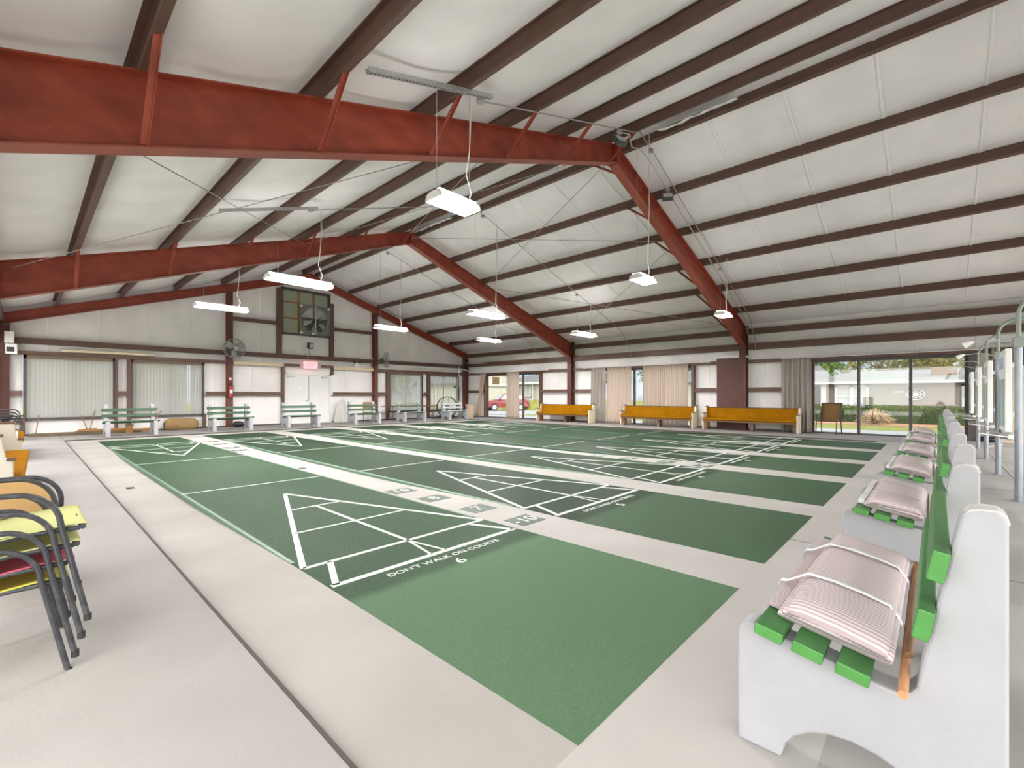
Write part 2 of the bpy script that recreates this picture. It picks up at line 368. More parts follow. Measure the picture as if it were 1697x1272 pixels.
ordn = ['first', 'second', 'third', 'fourth', 'fifth', 'sixth']
def court(i):
    x0 = C0 + CP * i
    where = 'nearest the stacked sling chairs' if i == 0 else ('nearest the mustard pews' if i == 5 else f'{ordn[i]} in from the stacked sling chairs')
    t = thing('shuffleboard_court', f'long green shuffleboard court numbered {6 - i}, {where}', 'court', (x0, CY0, 0), 0, 'green shuffleboard courts')
    mb = MB(); mb.box(0, CW, 0, CY1 - CY0, -.10, .002); mb.build('playing_surface', 'court' if i == 0 else 'court_low_reflection', t)
    for q, s in ((0, -1), (CW, 1)):   # painted edge strip along each side
        mb = MB()
        mb.prism([(q - .012 * s, -.10), (q + .012 * s, -.10), (q + .010 * s, -.004), (q, .0035), (q - .028 * s, .0035)], 'y', 2.6, 13.2)
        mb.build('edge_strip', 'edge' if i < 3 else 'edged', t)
    Z0, Z1 = .002, .0045
    def ln(a, b, w=.035, nm='court_line'):
        a, b = Vector((*a, 0)), Vector((*b, 0)); d = (b - a).normalized(); s = Vector((-d.y, d.x, 0)) * w / 2
        MB().add([(*(p + q).xy, z) for z in (Z0, Z1) for p, q in ((a, -s), (a, s), (b, s), (b, -s))],
                 [(0, 1, 2, 3), (7, 6, 5, 4), (0, 4, 5, 1), (1, 5, 6, 2), (2, 6, 7, 3), (3, 7, 4, 0)]).build(nm, 'line', t)
    LY = CY1 - CY0
    for f in (lambda y: y, lambda y: LY - y):
        b0, b1, b2, b3, ap, dl = 1.98, 2.43, 3.35, 4.26, 5.17, 6.10
        e = .02; cx = CW / 2
        hw = lambda y: (cx - e) * (ap - y) / (ap - b1)
        ln((e, f(b0)), (CW - e, f(b0)), .05, 'base_line'); ln((e, f(b1)), (CW - e, f(b1)), .04, 'base_line')
        ln((e, f(b1)), (cx, f(ap)), .045, 'triangle_side'); ln((CW - e, f(b1)), (cx, f(ap)), .045, 'triangle_side')
        ln((e + .03, f(b0)), (.22, f(b1)), .045, 'ten_off_side'); ln((CW - e - .03, f(b0)), (CW - .22, f(b1)), .045, 'ten_off_side')
        ln((cx - hw(b2), f(b2)), (cx + hw(b2), f(b2)), .03); ln((cx - hw(b3), f(b3)), (cx + hw(b3), f(b3)), .03)
        ln((cx, f(b1)), (cx, f(b3)), .035, 'centre_line')
        ln((cx, f(b1)), (cx - .075, f(b0)), .022, 'separation_line'); ln((cx, f(b1)), (cx + .075, f(b0)), .022, 'separation_line')
        ln((.0, f(dl)), (CW, f(dl)), .03, 'dead_line')
    text('lettering', "DON'T WALK ON COURTS", .082, (cx, 1.86, .003), (0, 0, 0), 'line', t, sx=1.08)
    text('court_number', str(6 - i), .15, (cx, 1.72, .003), (0, 0, 0), 'line', t, sx=1.25)
    return t
for i in range(6): court(i)

names = {'-10': 'minus ten', '7': 'seven', '8': 'eight', '10': 'ten'}
for k, an in ((0, 'first'), (2, 'third'), (4, 'fifth')):
    cx = C0 + CW + CP * k + .27
    for end, rows in (('near', ((3.06, '-10'), (3.76, '7'), (4.56, '8'), (5.28, '10'))), ('far', ((14.45, '-10'), (13.6, '7'), (12.65, '8'), (12.0, '10')))):
        for y, s in rows:
            z = dip(y) * (1.9 if k > 2 else 1)
            t = thing('painted_number_square', f'dark green square painted {s} at the {"bench-row" if end == "near" else "door"} end of the {an} concrete alley', 'floor marking', (cx, y, z), 0, 'painted number squares on the alleys')
            MB().box(-.165, .165, -.14, .14, .0015, .004).build('painted_square', 'numgreen', t)
            text('painted_digits', s, .235, (0, 0, .0055), (0, 0, 0 if end == 'near' else PI), 'line', t, sx=1.0)
for x, y in ((1.02, 8.3), (3.40, 8.3)):
    z = dip(y)
    t = thing('floor_drain', 'small dark drain grate in the ' + ('concrete strip beside court six' if x < 2 else 'alley between courts six and five'), 'drain', (x, y, z))
    MB().box(-.045, .045, -.07, .07, .001, .005).build('drain_rim', 'joint', t)
    MB().box(-.03, .03, -.055, .055, .004, .008).build('grate', 'black', t)

# ---------------------------------------------------------------- ceiling
def sheet(side):
    xs = [XL - .12] + PURL[:6] + [RX]
    if side: xs = [RX] + PURL[6:] + [XR + .12]
    mb = MB(); nu = 8; ny = 92
    pts = []
    for a, b in zip(xs[:-1], xs[1:]):
        for i in range(nu): pts.append((a + (b - a) * i / nu, i / nu, b - a))
    pts.append((xs[-1], 0, 1))
    def fn(u, v):
        x, t, w = pts[round(u * (len(pts) - 1))]; y = YB + (YE + .15 - YB) * v
        sag = .075 * min(1, w / 1.5) * math.sin(PI * t) * (1 + .5 * noise.noise((x * .8, y * .5, 3.)))
        wr = .018 * noise.noise((x * 1.7, y * 2.3 + x, 9.)) * math.sin(PI * t)
        return (x, y, ztop(x) + .212 - sag + wr)
    mb.grid(fn, len(pts) - 1, ny)
    o = mb.build('ceiling', 'vinyl', smooth='all'); struct(o, 'white insulation blanket over the purlins'); return o
for s in (0, 1):
    sheet(s)
# taped seams of the blanket, running up the slope
for y in [YB + .9 + 1.27 * k for k in range(18)]:
    for side in (0, 1):
        if not side: continue
        xs = PURL[6:] + [XR]; mb = MB(); q = []
        for a, b in zip(xs[:-1], xs[1:]):
            for i in range(8): q.append((a + (b - a) * i / 8, i / 8, b - a))
        def f(u, v):
            x, t, w = q[round(u * (len(q) - 1))]
            sag = .075 * min(1, w / 1.5) * math.sin(PI * t) * (1 + .5 * noise.noise((x * .8, y * .5, 3.)))
            wr = .018 * noise.noise((x * 1.7, y * 2.3 + x, 9.)) * math.sin(PI * t)
            return (x, y + (v - .5) * .05, ztop(x) + .212 - sag + wr - .012 - .012 * (v == .5))
        mb.grid(f, len(q) - 1, 2); struct(mb.build('ceiling_seam', 'seam', smooth='all'))
struct(MB().prism([(XL - .4, ztop(XL - .4) + .34), (RX, ztop(RX) + .34), (XR + .4, ztop(XR + .4) + .34), (XR + .4, ztop(XR + .4) + .37), (RX, ztop(RX) + .37), (XL - .4, ztop(XL - .4) + .37)], 'y', YB - .2, YE + .4).build('roof', 'galv'))
# torn strips of ridge blanket
def torn(x, y0, y1, name):
    t = thing(name, 'torn white insulation strip hanging at the ridge over the ' + ('nearer' if y0 < 8 else 'farther') + ' steel frame', 'insulation strip', (x, y0, ztop(x) - .02))
    MB().grid(lambda u, v: ((v - .5) * .22, u * (y1 - y0), .10 * v + .035 * noise.noise((u * 9, v * 3, y0)) - .03), 24, 6).build('torn_vinyl', 'seam', t, smooth='all', solid=.008)
    MB().grid(lambda u, v: (-.16 + .05 * v, u * (y1 - y0), .12 - .02 * v), 10, 1).build('foil_strip', 'galv', t, solid=.004)
torn(8.66, 2.6, 4.05, 'ridge_insulation'); torn(8.66, 10.6, 12.3, 'ridge_insulation')

# ---------------------------------------------------------------- purlins, frames, girts
def csec(x0, z0, d, w, sl, t=.012, flip=1):
    """C profile, web along local z tilted with slope"""
    lip = .022
    p = [(0, 0), (w, 0), (w, lip), (w - t, lip), (w - t, t), (t, t), (t, d - t), (w, d - t), (w, d), (0, d)]
    c, s = math.cos(sl), math.sin(sl)
    return [(x0 + (a * flip) * c - b * s, z0 + (a * flip) * s + b * c) for a, b in p]
SL = math.atan(.3225)
for k, x in enumerate(PURL):
    left = k < 6
    prof = csec(x + (.035 if left else -.035), ztop(x) + .003, .20, .075, SL if left else -SL, flip=-1 if left else 1)
    struct(MB().prism(prof, 'y', YB, YE).build('purlin_beam', 'purlin'), 'brown steel roof purlin')
for xw, s in ((XL, 1), (XR, -1)):
    if s > 0: ys = [(YB, YE)]
    struct(MB().prism([(xw, 3.43), (xw + s * .20, 3.43), (xw + s * .20, 3.62), (xw + s * .185, 3.62), (xw + s * .185, 3.445), (xw, 3.445)], 'y', YB, YE).build('eave_beam', 'purlin'), 'brown steel eave strut')

def frame(yc, name, brace):
    t = bpy.data.objects.new(name, None); col.objects.link(t); t.location = (RX, yc, 0); struct(t, 'red oxide steel clear-span frame')
    for s in (-1, 1):
        e = 8.87     # half width to the inner column face, x = +-e
        ex = [0, e] ; X = lambda a: RX + s * a
        zt = [ztop(X(a)) for a in ex]; zb = [zbot(X(a)) for a in ex]
        mb = MB(); mb.prism([(0, zb[0] + .01), (s * e, zb[1] + .01), (s * (e + .28), zb[1] + .01), (s * (e + .28), ztop(X(e + .28)) - .01), (s * e, zt[1] - .01), (0, zt[0] - .01)], 'y', -.006, .006)
        mb.build('rafter_web', 'steel', t)
        MB().prism([(0, zb[0]), (s * e, zb[1]), (s * e, zb[1] + .014), (0, zb[0] + .014)], 'y', -.1, .1).build('bottom_flange', 'flange', t)
        z9 = ztop(X(e + .30))
        MB().prism([(0, zt[0] - .014), (s * (e + .30), z9 - .014), (s * (e + .30), z9), (0, zt[0])], 'y', -.1, .1).build('top_flange', 'steel', t)
        MB().box(min(s * e, s * (e + .014)), max(s * e, s * (e + .014)), -.11, .11, ZS, zt[1] - .02).build('column_flange', 'column', t)
        MB().box(min(s * e, s * (e + .3)), max(s * e, s * (e + .3)), -.006, .006, ZS, zb[1] + .02).build('column_web', 'column', t)
        MB().box(min(s * (e + .286), s * (e + .3)), max(s * (e + .286), s * (e + .3)), -.11, .11, ZS, zt[1] + .05).build('column_flange', 'column', t)
        MB().box(min(s * (e - .06), s * (e + .32)), max(s * (e - .06), s * (e + .32)), -.13, .13, ZS - .01, ZS + .02).build('base_plate', 'steel', t)
        for a in (.02,):
            MB().box(min(s * .02, s * .034), max(s * .02, s * .034), -.1, .1, zb[0] - .02, zt[0]).build('ridge_plate', 'steel', t)
        dirn = -1 if s < 0 else 1      # braces on the near side of the left slope, far side of the right
        for x in (PURL[:6] if s < 0 else PURL[6:]):
            d = .62
            a = (x - RX, dirn * .09, zbot(x) + .03); b = (x - RX, dirn * (.09 + d), ztop(x) + .04)
            MB().bar(a, b, .055, .012).bar((a[0] + .025, a[1], a[2]), (b[0] + .025, b[1], b[2]), .008, .05).build('flange_brace', 'steel', t)
    return t
frame(FR[0], 'frame_beam', 1); frame(FR[1], 'frame_beam', 1)
# end frame against the end wall
te = bpy.data.objects.new('end_frame_beam', None); col.objects.link(te); te.location = (RX, 20.08, 0); struct(te, 'red oxide steel end frame')
for s in (-1, 1):
    e = 8.87; X = lambda a: RX + s * a
    z0, z1 = ztop(RX), ztop(X(e + .28))
    MB().prism([(0, z0 - .30), (s * (e + .28), z1 - .30), (s * (e + .28), z1), (0, z0)], 'y', -.008, .008).build('rafter_web', 'steel', te)
    MB().prism([(0, z0 - .315), (s * (e + .28), z1 - .315), (s * (e + .28), z1 - .30), (0, z0 - .30)], 'y', -.09, .09).build('bottom_flange', 'flange', te)
    MB().prism([(0, z0 - .014), (s * (e + .28), z1 - .014), (s * (e + .28), z1), (0, z0)], 'y', -.09, .09).build('top_flange', 'steel', te)
    a0, a1 = s * (e - .02), s * (e + .26)
    MB().box(min(a0, a1), max(a0, a1), -.012, .012, ZS, z1 - .3).build('column_web', 'column', te)
    for q in (e - .02, e + .26):
        MB().box(s * q - .007, s * q + .007, -.1, .1, ZS, ztop(X(q)) - .31).build('column_flange', 'column', te)
for x in (5.43, 11.70):
    t = bpy.data.objects.new('gable_column', None); col.objects.link(t); t.location = (x, 20.06, 0); struct(t, 'red oxide steel gable column')
    h = ztop(x) - .315
    MB().box(-.10, .10, -.10, -.088, ZS, h).build('front_flange', 'column', t)
    MB().box(-.006, .006, -.088, .088, ZS, h).build('column_web', 'column', t)
    MB().box(-.10, .10, .088, .10, ZS, h).build('rear_flange', 'steel', t)
def girt_y(x0, x1, z0, z1, m='purlin', d=.19, yb=YE):
    lip = .012
    struct(MB().prism([(yb, z0), (yb - d, z0), (yb - d, z1), (yb - d + lip, z1), (yb - d + lip, z0 + lip), (yb, z0 + lip)], 'x', x0, x1).build('girt_beam', m), 'brown steel wall girt')
def girt_x(y0, y1, z0, z1, m='purlin', d=.19, xb=XR):
    lip = .012
    struct(MB().prism([(xb, z0), (xb - d, z0), (xb - d, z1), (xb - d + lip, z1), (xb - d + lip, z0 + lip), (xb, z0 + lip)], 'y', y0, y1).build('girt_beam', m), 'brown steel wall girt')
# end wall girts
for a, b in ((-.30, 5.33), (5.53, 11.60), (11.80, 17.4)):
    girt_y(a, b, 2.82, 2.99)
girt_y(-.30, 5.33, 2.49, 2.60); girt_y(5.53, 7.42, 2.49, 2.59); girt_y(7.42, 9.56, 2.49, 2.60); girt_y(9.56, 11.60, 2.46, 2.56); girt_y(11.80, 17.4, 2.40, 2.55)
for a, b in ((-.30, -.03), (2.13, 2.42), (4.64, 5.33), (5.53, 7.36), (9.56, 11.60), (11.80, 12.38), (14.55, 14.9)):
    girt_y(a, b, 1.25, 1.40)
for a, b in ((5.53, 7.22), (9.50, 11.60)):
    girt_y(a, b, 4.20, 4.33)
# framed opening posts on the end wall
def post_y(x, z0, z1, w=.10, m='purlin', d=.17):
    struct(MB().box(x - w / 2, x + w / 2, YE - d, YE, z0, z1).build('wall_post_column', m), 'brown steel opening post')
post_y(2.11, ZS, 2.49, .08); post_y(2.44, ZS, 2.49, .10); post_y(4.62, ZS, .58, .1)
post_y(7.42, ZS, 2.49, .09); post_y(9.56, 2.2, 2.49, .09); post_y(7.28, 2.99, 5.75, .17); post_y(9.53, 2.99, 5.40, .17)
post_y(12.42, ZS, 2.40, .12); post_y(14.9, ZS, 2.40, .12)
post_y(-.02, ZS, .58, .1)
# side wall girts and posts
for a, b in ((YB, FR[0] - .12), (FR[0] + .12, FR[1] - .12), (FR[1] + .12, 19.95)):
    girt_x(a, b, 2.88, 3.10); girt_x(5.99 if 5 < a < 6 else a, b, 2.41, 2.52)
for a, b in ((3.10, FR[0] - .12), (5.99, 6.80), (11.25, FR[1] - .12), (FR[1] + .12, 14.45), (18.55, 19.95)):
    girt_x(a, b, 1.40, 1.54)
def post_x(y, z0=ZS, z1=2.42, w=.10, d=.19, m='purlin'):
    struct(MB().box(XR - d, XR, y - w / 2, y + w / 2, z0, z1).build('wall_post_column', m), 'brown steel opening post')
for y in (3.05, 6.88, 11.2, 14.5, 18.5): post_x(y)
struct(MB().box(XR - .19, XR - .02, 5.16, 5.98, ZS, 2.62).build('wall_panel_trim', 'panelred'), 'red steel blanking panel beside the column')
struct(MB().box(XR - .24, XR - .02, 4.95, 5.95, 2.62, 2.68).build('wall_panel_trim', 'vinylw'))
struct(MB().box(XR - .21, XR + .02, -.85, -.62, ZS, 2.42).build('wall_post_column', 'bronze'))

# ---------------------------------------------------------------- walls
def wall_end():
    t = .05; y0, y1 = YE, YE + t
    ops = [(-.03, 2.10, .50, 2.49), (2.46, 4.62, .50, 2.49), (7.46, 9.52, ZS, 2.25), (7.36, 9.46, 3.88, 5.82), (12.48, 14.56, .40, 2.40), (14.96, 17.10, .40, 2.40)]
    xs = sorted({XL - .2, XR + .2, RX, *[o[0] for o in ops], *[o[1] for o in ops]})
    mb = MB()
    for a, b in zip(xs[:-1], xs[1:]):
        m = (a + b) / 2; holes = sorted((o[2], o[3]) for o in ops if o[0] < m < o[1]); z = ZS - .05
        for h0, h1 in holes:
            if h0 > z + .001: mb.box(a, b, y0, y1, z, h0)
            z = h1
        mb.prism([(a, z), (b, z), (b, ztop(b) + .3), (a, ztop(a) + .3)], 'y', y0, y1)
    struct(mb.build('wall_end', 'vinylw'))
wall_end()
def wall_side():
    ops = [(-.62, 3.0, ZS, 2.41), (6.93, 11.15, ZS, 2.41), (14.55, 18.45, ZS, 2.41)]
    mb = MB(); ys = sorted({YB, YE + .05, *[o[0] for o in ops], *[o[1] for o in ops]})
    for a, b in zip(ys[:-1], ys[1:]):
        m = (a + b) / 2; z = ZS - .05
        if any(o[0] < m < o[1] for o in ops): z = 2.41
        mb.box(XR, XR + .05, a, b, z, 4.05)
    struct(mb.build('wall_right', 'vinylw'))
    mb = MB()      # camera-side wall: solid above the open doorways, posts between
    mb.box(XL - .05, XL, YB, YE + .05, 2.9, 4.0)
    for a, b in ((4.9, 5.2), (12.45, 12.75), (19.6, YE + .05)): mb.box(XL - .05, XL, a, b, ZS - .05, 2.6)
    struct(mb.build('wall_left', 'vinylw'))
wall_side()
mb = MB()
for a, b in ((XL - .05, XL + .3), (XR - .9, XR + .05)): mb.prism([(a, ZS - .05), (b, ZS - .05), (b, 2.6), (a, 2.6)], 'y', YB - .05, YB)
mb.prism([(XL - .05, 2.6), (XR + .05, 2.6), (XR + .05, ztop(XR) + .3), (RX, ztop(RX) + .3), (XL - .05, ztop(XL) + .3)], 'y', YB - .05, YB)
struct(mb.build('wall_back', 'vinylw'))
# vertical seams in the wall blanket
for x in [.5 + 1.22 * k for k in range(15)]:
    if 7.0 < x < 9.8 or abs(x - 5.43) < .15: continue
    zt = ztop(x) - .1
    struct(MB().prism([(x - .02, YE), (x, YE - .014), (x + .02, YE)], 'z', 2.6, zt).build('wall_seam_trim', 'seam'))
for x in (2.27, 4.95, 6.3, 10.2, 11.2, 12.1, 14.75):
    struct(MB().prism([(x - .02, YE), (x, YE - .014), (x + .02, YE)], 'z', ZS, 2.45).build('wall_seam_trim', 'seam'))
for y in [-2 + 1.22 * k for k in range(18)]:
    struct(MB().prism([(XR, y - .02), (XR - .014, y), (XR, y + .02)], 'z', 2.55, 3.4).build('wall_seam_trim', 'seam'))
for y in (3.7, 4.4, 6.3, 11.6, 13.4, 14.0, 19.1):
    struct(MB().prism([(XR, y - .02), (XR - .014, y), (XR, y + .02)], 'z', ZS, 2.4).build('wall_seam_trim', 'seam'))
# dark sill line along the wall foot
for a, b in ((XL, 7.42), (9.56, XR)):
    struct(MB().box(a, b, YE - .03, YE, ZS, ZS + .05).build('baseboard_end', 'bronze'))
for a, b in ((3.0, 6.93), (11.15, 14.55), (18.45, YE)):
    struct(MB().box(XR - .03, XR, a, b, ZS, ZS + .05).build('baseboard_right', 'bronze'))

# ================================================================ benches
def bench_end(x0, x1):
    p = [(.342, 0), (.342, .385)]
    p += [(.342 - .05 + .05 * math.cos(a), .392 + .05 * math.sin(a)) for a in (PI * .1, PI * .2, PI * .3, PI * .4, PI * .52)]
    sl = lambda y: .434 + .187 * (y - .268)
    p += [(.26, sl(.26)), (-.085, sl(-.085)), (-.115, .366), (-.14, .378), (-.155, .400), (-.232, .830), (-.246, .905), (-.252, .928), (-.268, .945), (-.29, .95), (-.322, .95), (-.338, .938), (-.343, .92), (-.343, 0)]
    p += [(-.20, 0)] + [(.20 * -math.cos(a), .155 * math.sin(a)) for a in [PI * k / 10 for k in range(1, 10)]] + [(.20, 0)]
    return MB().prism(p, 'x', x0, x1)
HL = .61
def make_bench(label, mw, mp, me, group, loc=(0, 0, 0), rz=0):
    t = thing('park_bench', label, 'bench', loc, rz, group)
    for a, b in ((-HL, -HL + .10), (HL - .10, HL)):
        e = bench_end(a, b).build('end_panel', mw, t, bevel=.008)
        if mw == 'bwhite':
            MB().prism([(-.251, .912), (-.256, .932), (-.270, .9485), (-.290, .9535), (-.322, .9535), (-.340, .943), (-.346, .92), (-.335, .91), (-.262, .905)], 'x', a + .004, b - .004).build('worn_cap', 'bworn', e)
    sa = math.atan(.187)
    for yc in (.226, .112, -.008):
        z = .434 + .187 * (yc - .268) + .021
        rm = Matrix.Translation((0, yc, z)) @ Matrix.Rotation(sa, 4, 'X')
        MB().box(-HL - .06, HL + .06, -.044, .044, -.020, .019, rm).build('seat_plank', mp, t, bevel=.004, mats=[mp])
    ba = math.atan(.180)
    for zc in (.612, .787):
        y = -.155 - .179 * (zc - .400) + .021
        rm = Matrix.Translation((0, y, zc)) @ Matrix.Rotation(ba, 4, 'X')
        MB().box(-HL - .06, HL + .06, -.019, .020, -.044, .044, rm).build('back_plank', mp, t, bevel=.004)
    for ch in t.children:
        if 'plank' in ch.name and me:
            ch.data.materials.append(M[me])
            for p in ch.data.polygons:
                if abs(p.normal.x) > .9: p.material_index = 1
    return t
near_x = [2.42, 4.70, 6.90, 9.02, 11.30, 13.52]
near_y = [.20, .165, .145, .14, .14, .14]
nl = ['white concrete bench with green planks holding the tautly strapped striped bundle, nearest of the row',
      'second bench along the near row, white ends, green planks',
      'third bench along the near row, white ends, green planks',
      'fourth bench along the near row, white ends, green planks',
      'fifth bench along the near row, white ends, green planks',
      'last bench of the near row, closest to the wide glass doors']
b0 = make_bench(nl[0], 'bwhite', 'plank', 'endgreen', 'white concrete benches beside the scoreboards', (near_x[0], near_y[0], 0))
for i in range(1, 6): dup(b0, (near_x[i], near_y[i], 0), 0, nl[i])
far = [(2.25, 'bench in front of the gap between two closed blinds, far end', 0), (4.95, 'bench before the gable column with the red extinguisher', 1), (7.36, 'bench in front of the white double door', 2), (10.09, 'bench with the brown chair behind it, beside the gable column', 3)]
g0 = None
for x, l, i in far:
    if g0 is None: g0 = make_bench('green slatted ' + l, 'bwhite', 'plankd', None, 'green benches along the door wall', (x, 18.12, ZS), PI)
    else: dup(g0, (x, 18.12 + (.05 if i == 3 else 0), ZS), PI, 'green slatted ' + l)
make_bench('grey concrete bench with dull grey-green planks before the long table', 'bgrey', 'plankg', None, None, (12.45, 18.08, ZS), PI)
make_bench('grey concrete bench with pale planks in front of the big black ring fan', 'bgrey', 'plankl', None, None, (15.1, 18.1, ZS), PI)

# ---------------------------------------------------------------- folded striped bundles
SA = math.atan(.187)
def bundle(bx, by, i):
    base = .434 + .187 * (.11 - .268) + .041
    lab = ['pink striped folded cloth bundle tied with two flat white straps, largest in view',
           'pink cloth bundle with white batten on the second bench of the near row', 'pink cloth bundle with white batten on the third bench of the near row',
           'pink cloth bundle with white batten on the fourth bench of the near row', 'pink cloth bundle with white batten on the fifth bench of the near row', 'pink cloth bundle on the last bench by the glass doors'][i]
    t = thing('folded_cloth_bundle', lab, 'folded cloth', (bx, by + .11, base + .002), 0, 'folded striped bundles on the near benches')
    t.rotation_euler = (SA, 0, 0)
    n = 5; th = .0165
    x0, x1 = (-.57, .56)
    for k in range(n):
        y0, y1 = -.205 - .004 * (k % 2) + .012 * (k == n - 1), .118 - .008 * k + .006 * (k % 2)
        z0 = th * k
        def f(u, v, k=k, y0=y0, y1=y1, z0=z0):
            # closed loop round the fold: v in 0..1 round the profile, u along x
            a = 2 * PI * v; hw = (y1 - y0) / 2; cy = (y0 + y1) / 2
            ca, sa_ = math.cos(a), math.sin(a)
            yy = cy + hw * math.copysign(abs(ca) ** .22, ca); zz = z0 + th / 2 * 1.12 + th / 2 * 1.12 * math.copysign(abs(sa_) ** .6, sa_)
            x = x0 + (x1 - x0) * u + .010 * (k - 2) * (1 if u < .5 else -1) * (-1)
            e = min(u, 1 - u) * (x1 - x0)
            droop = .006 * k * max(0, 1 - e / .10) ** 2
            ef = max(0, 1 - (yy - y0) / .07) ** 2 + max(0, 1 - (y1 - yy) / .06) ** 2
            wob = .006 * noise.noise((x * 3 + i * 7, yy * 6, k * .6)) * (k + 1) / 3 + (.010 if i else .002) * noise.noise((x * 1.2 + i * 3, yy * 9, .3 * k)) * k / 4
            zz += wob - droop - .010 * (k / 4) * ef
            if k == 0: zz = max(zz, 0.0)
            return (x, yy, zz)
        mb = MB(); nu, nv = 30, 40; mb.grid(f, nu, nv)
        mb.f += [tuple(j * (nu + 1) for j in range(nv))[::-1], tuple(j * (nu + 1) + nu for j in range(nv))]
        if k == 0: vs, fs = mb.v, mb.f
        else:
            o_ = len(vs); vs = vs + mb.v; fs = fs + [tuple(q + o_ for q in p) for p in mb.f]
    mm = MB(); mm.v, mm.f = vs, fs
    mm.build('striped_cloth', 'stripe', t, smooth='all')
    top = n * th * 1.05 + .004
    for xs in (-.26, .24):
        sk = .03
        prof = [(.176, .001), (.172, .022), (.150, .030), (.128, .050), (.085, top + .000), (0, top + .009), (-.1, top + .008), (-.17, top + .000), (-.205, top * .62), (-.222, .030), (-.230, .004)]
        w = .019 if i == 0 else .006
        mb = MB(); nq = len(prof)
        mb.grid(lambda u, v: (xs + (v - .5) * 2 * w + sk * (prof[round(u * (nq - 1))][0]), *prof[round(u * (nq - 1))]), nq - 1, 1)
        mb.build('tie_strap', 'strap' if i == 0 else 'cordg', t, solid=.0025, smooth='all')
    MB().tube([(-.72, -.240, .016), (.62, -.232, .012)], [.0125, .0125], 10).build('wooden_dowel', 'dowel', t, smooth=True)
    MB().tube([(-.50, -.243, .041), (.58, -.233, .037)], [.0105, .0105], 10).build('wooden_dowel', 'brownwood' if i == 0 else 'lampw', t, smooth=True)
    MB().box(-.50, .58, .120, .158 if i == 0 else .155, .001, .012 if i == 0 else .030).build('flat_batten', 'stripe' if i == 0 else 'lampw', t, bevel=.003)
for i in range(6): bundle(near_x[i], near_y[i], i)

# ================================================================ pews
def make_pew(label, L, loc, rz, group, endm='cream', step=-.03):
    t = thing('upholstered_pew', label, 'pew', loc, rz, group); h = L / 2
    MB().prism(rprof(-.16, .30, .355, .435, .032), 'x', -h + .045, h - .045).build('seat_cushion', 'mustard', t, smooth=True)
    bk = [(-.10, .42), (-.165, .775), (-.175, .79), (-.195, .795), (-.21, .785), (-.215, .77), (-.155, .38), (-.13, .37)]
    MB().prism(bk, 'x', -h + .045, h - .045).build('backrest', 'mustard', t, smooth=True)
    MB().prism([(-.163, .785), (-.218, .785), (-.222, .812), (-.158, .812)], 'x', -h + .045, h - .045).build('top_rail', 'walnut', t)
    MB().prism([(.22, .29), (.235, .355), (-.14, .355), (-.14, .29)], 'x', -h + .05, h - .05).build('seat_rail', 'brownwood', t)
    for s in (-1, 1):
        a, b = sorted((s * h, s * (h - .05)))
        p = [(-.27, 0), (.20, 0), (.225, .08), (.225, .585), (step, .585), (step - .02, .61), (step - .055, .825), (-.27, .825)]
        e = MB().prism(p, 'x', a, b).build('end_panel', endm, t, bevel=.008)
        MB().box(a - .014, b + .014, -.285, step - .04, .825, .85).build('panel_cap', 'walnut', e, bevel=.006)
        MB().box(a - .014, b + .014, step - .02, .245, .585, .607).build('arm_cap', 'walnut', e, bevel=.006)
    for x in ((-h * .93), -.12, h * .93) if L > 2 else (0,):
        MB().prism([(-.12, 0), (.16, 0), (.13, .06), (.10, .30), (-.10, .30), (-.12, .06)], 'x', x - .05, x + .05).build('support_leg', 'walnut' if x < 1 else 'brownwood', t)
    return t
gp = 'mustard pews along the glazed wall'
p0 = make_pew('mustard upholstered pew beside the brown sling chair, nearest the wide glass doors', 3.0, (16.98, 4.72, ZS), PI / 2, gp)
dup(p0, (16.98, 8.06, ZS), PI / 2, 'mustard upholstered pew in front of the two drawn cream curtains')
dup(p0, (16.98, 12.55, ZS), PI / 2, 'mustard upholstered pew farthest along the glazed wall, before the steel column')
make_pew('cream-ended mustard pew against the camera-side wall, behind the sling chair stack', 3.1, (-.270, 8.32, ZS), R(-91.0), None, 'creamw', .195)
make_pew('cream-ended mustard pew farther along, just before the black chair stack', 2.6, (-.30, 13.8, ZS), R(-90), None, 'creamw')

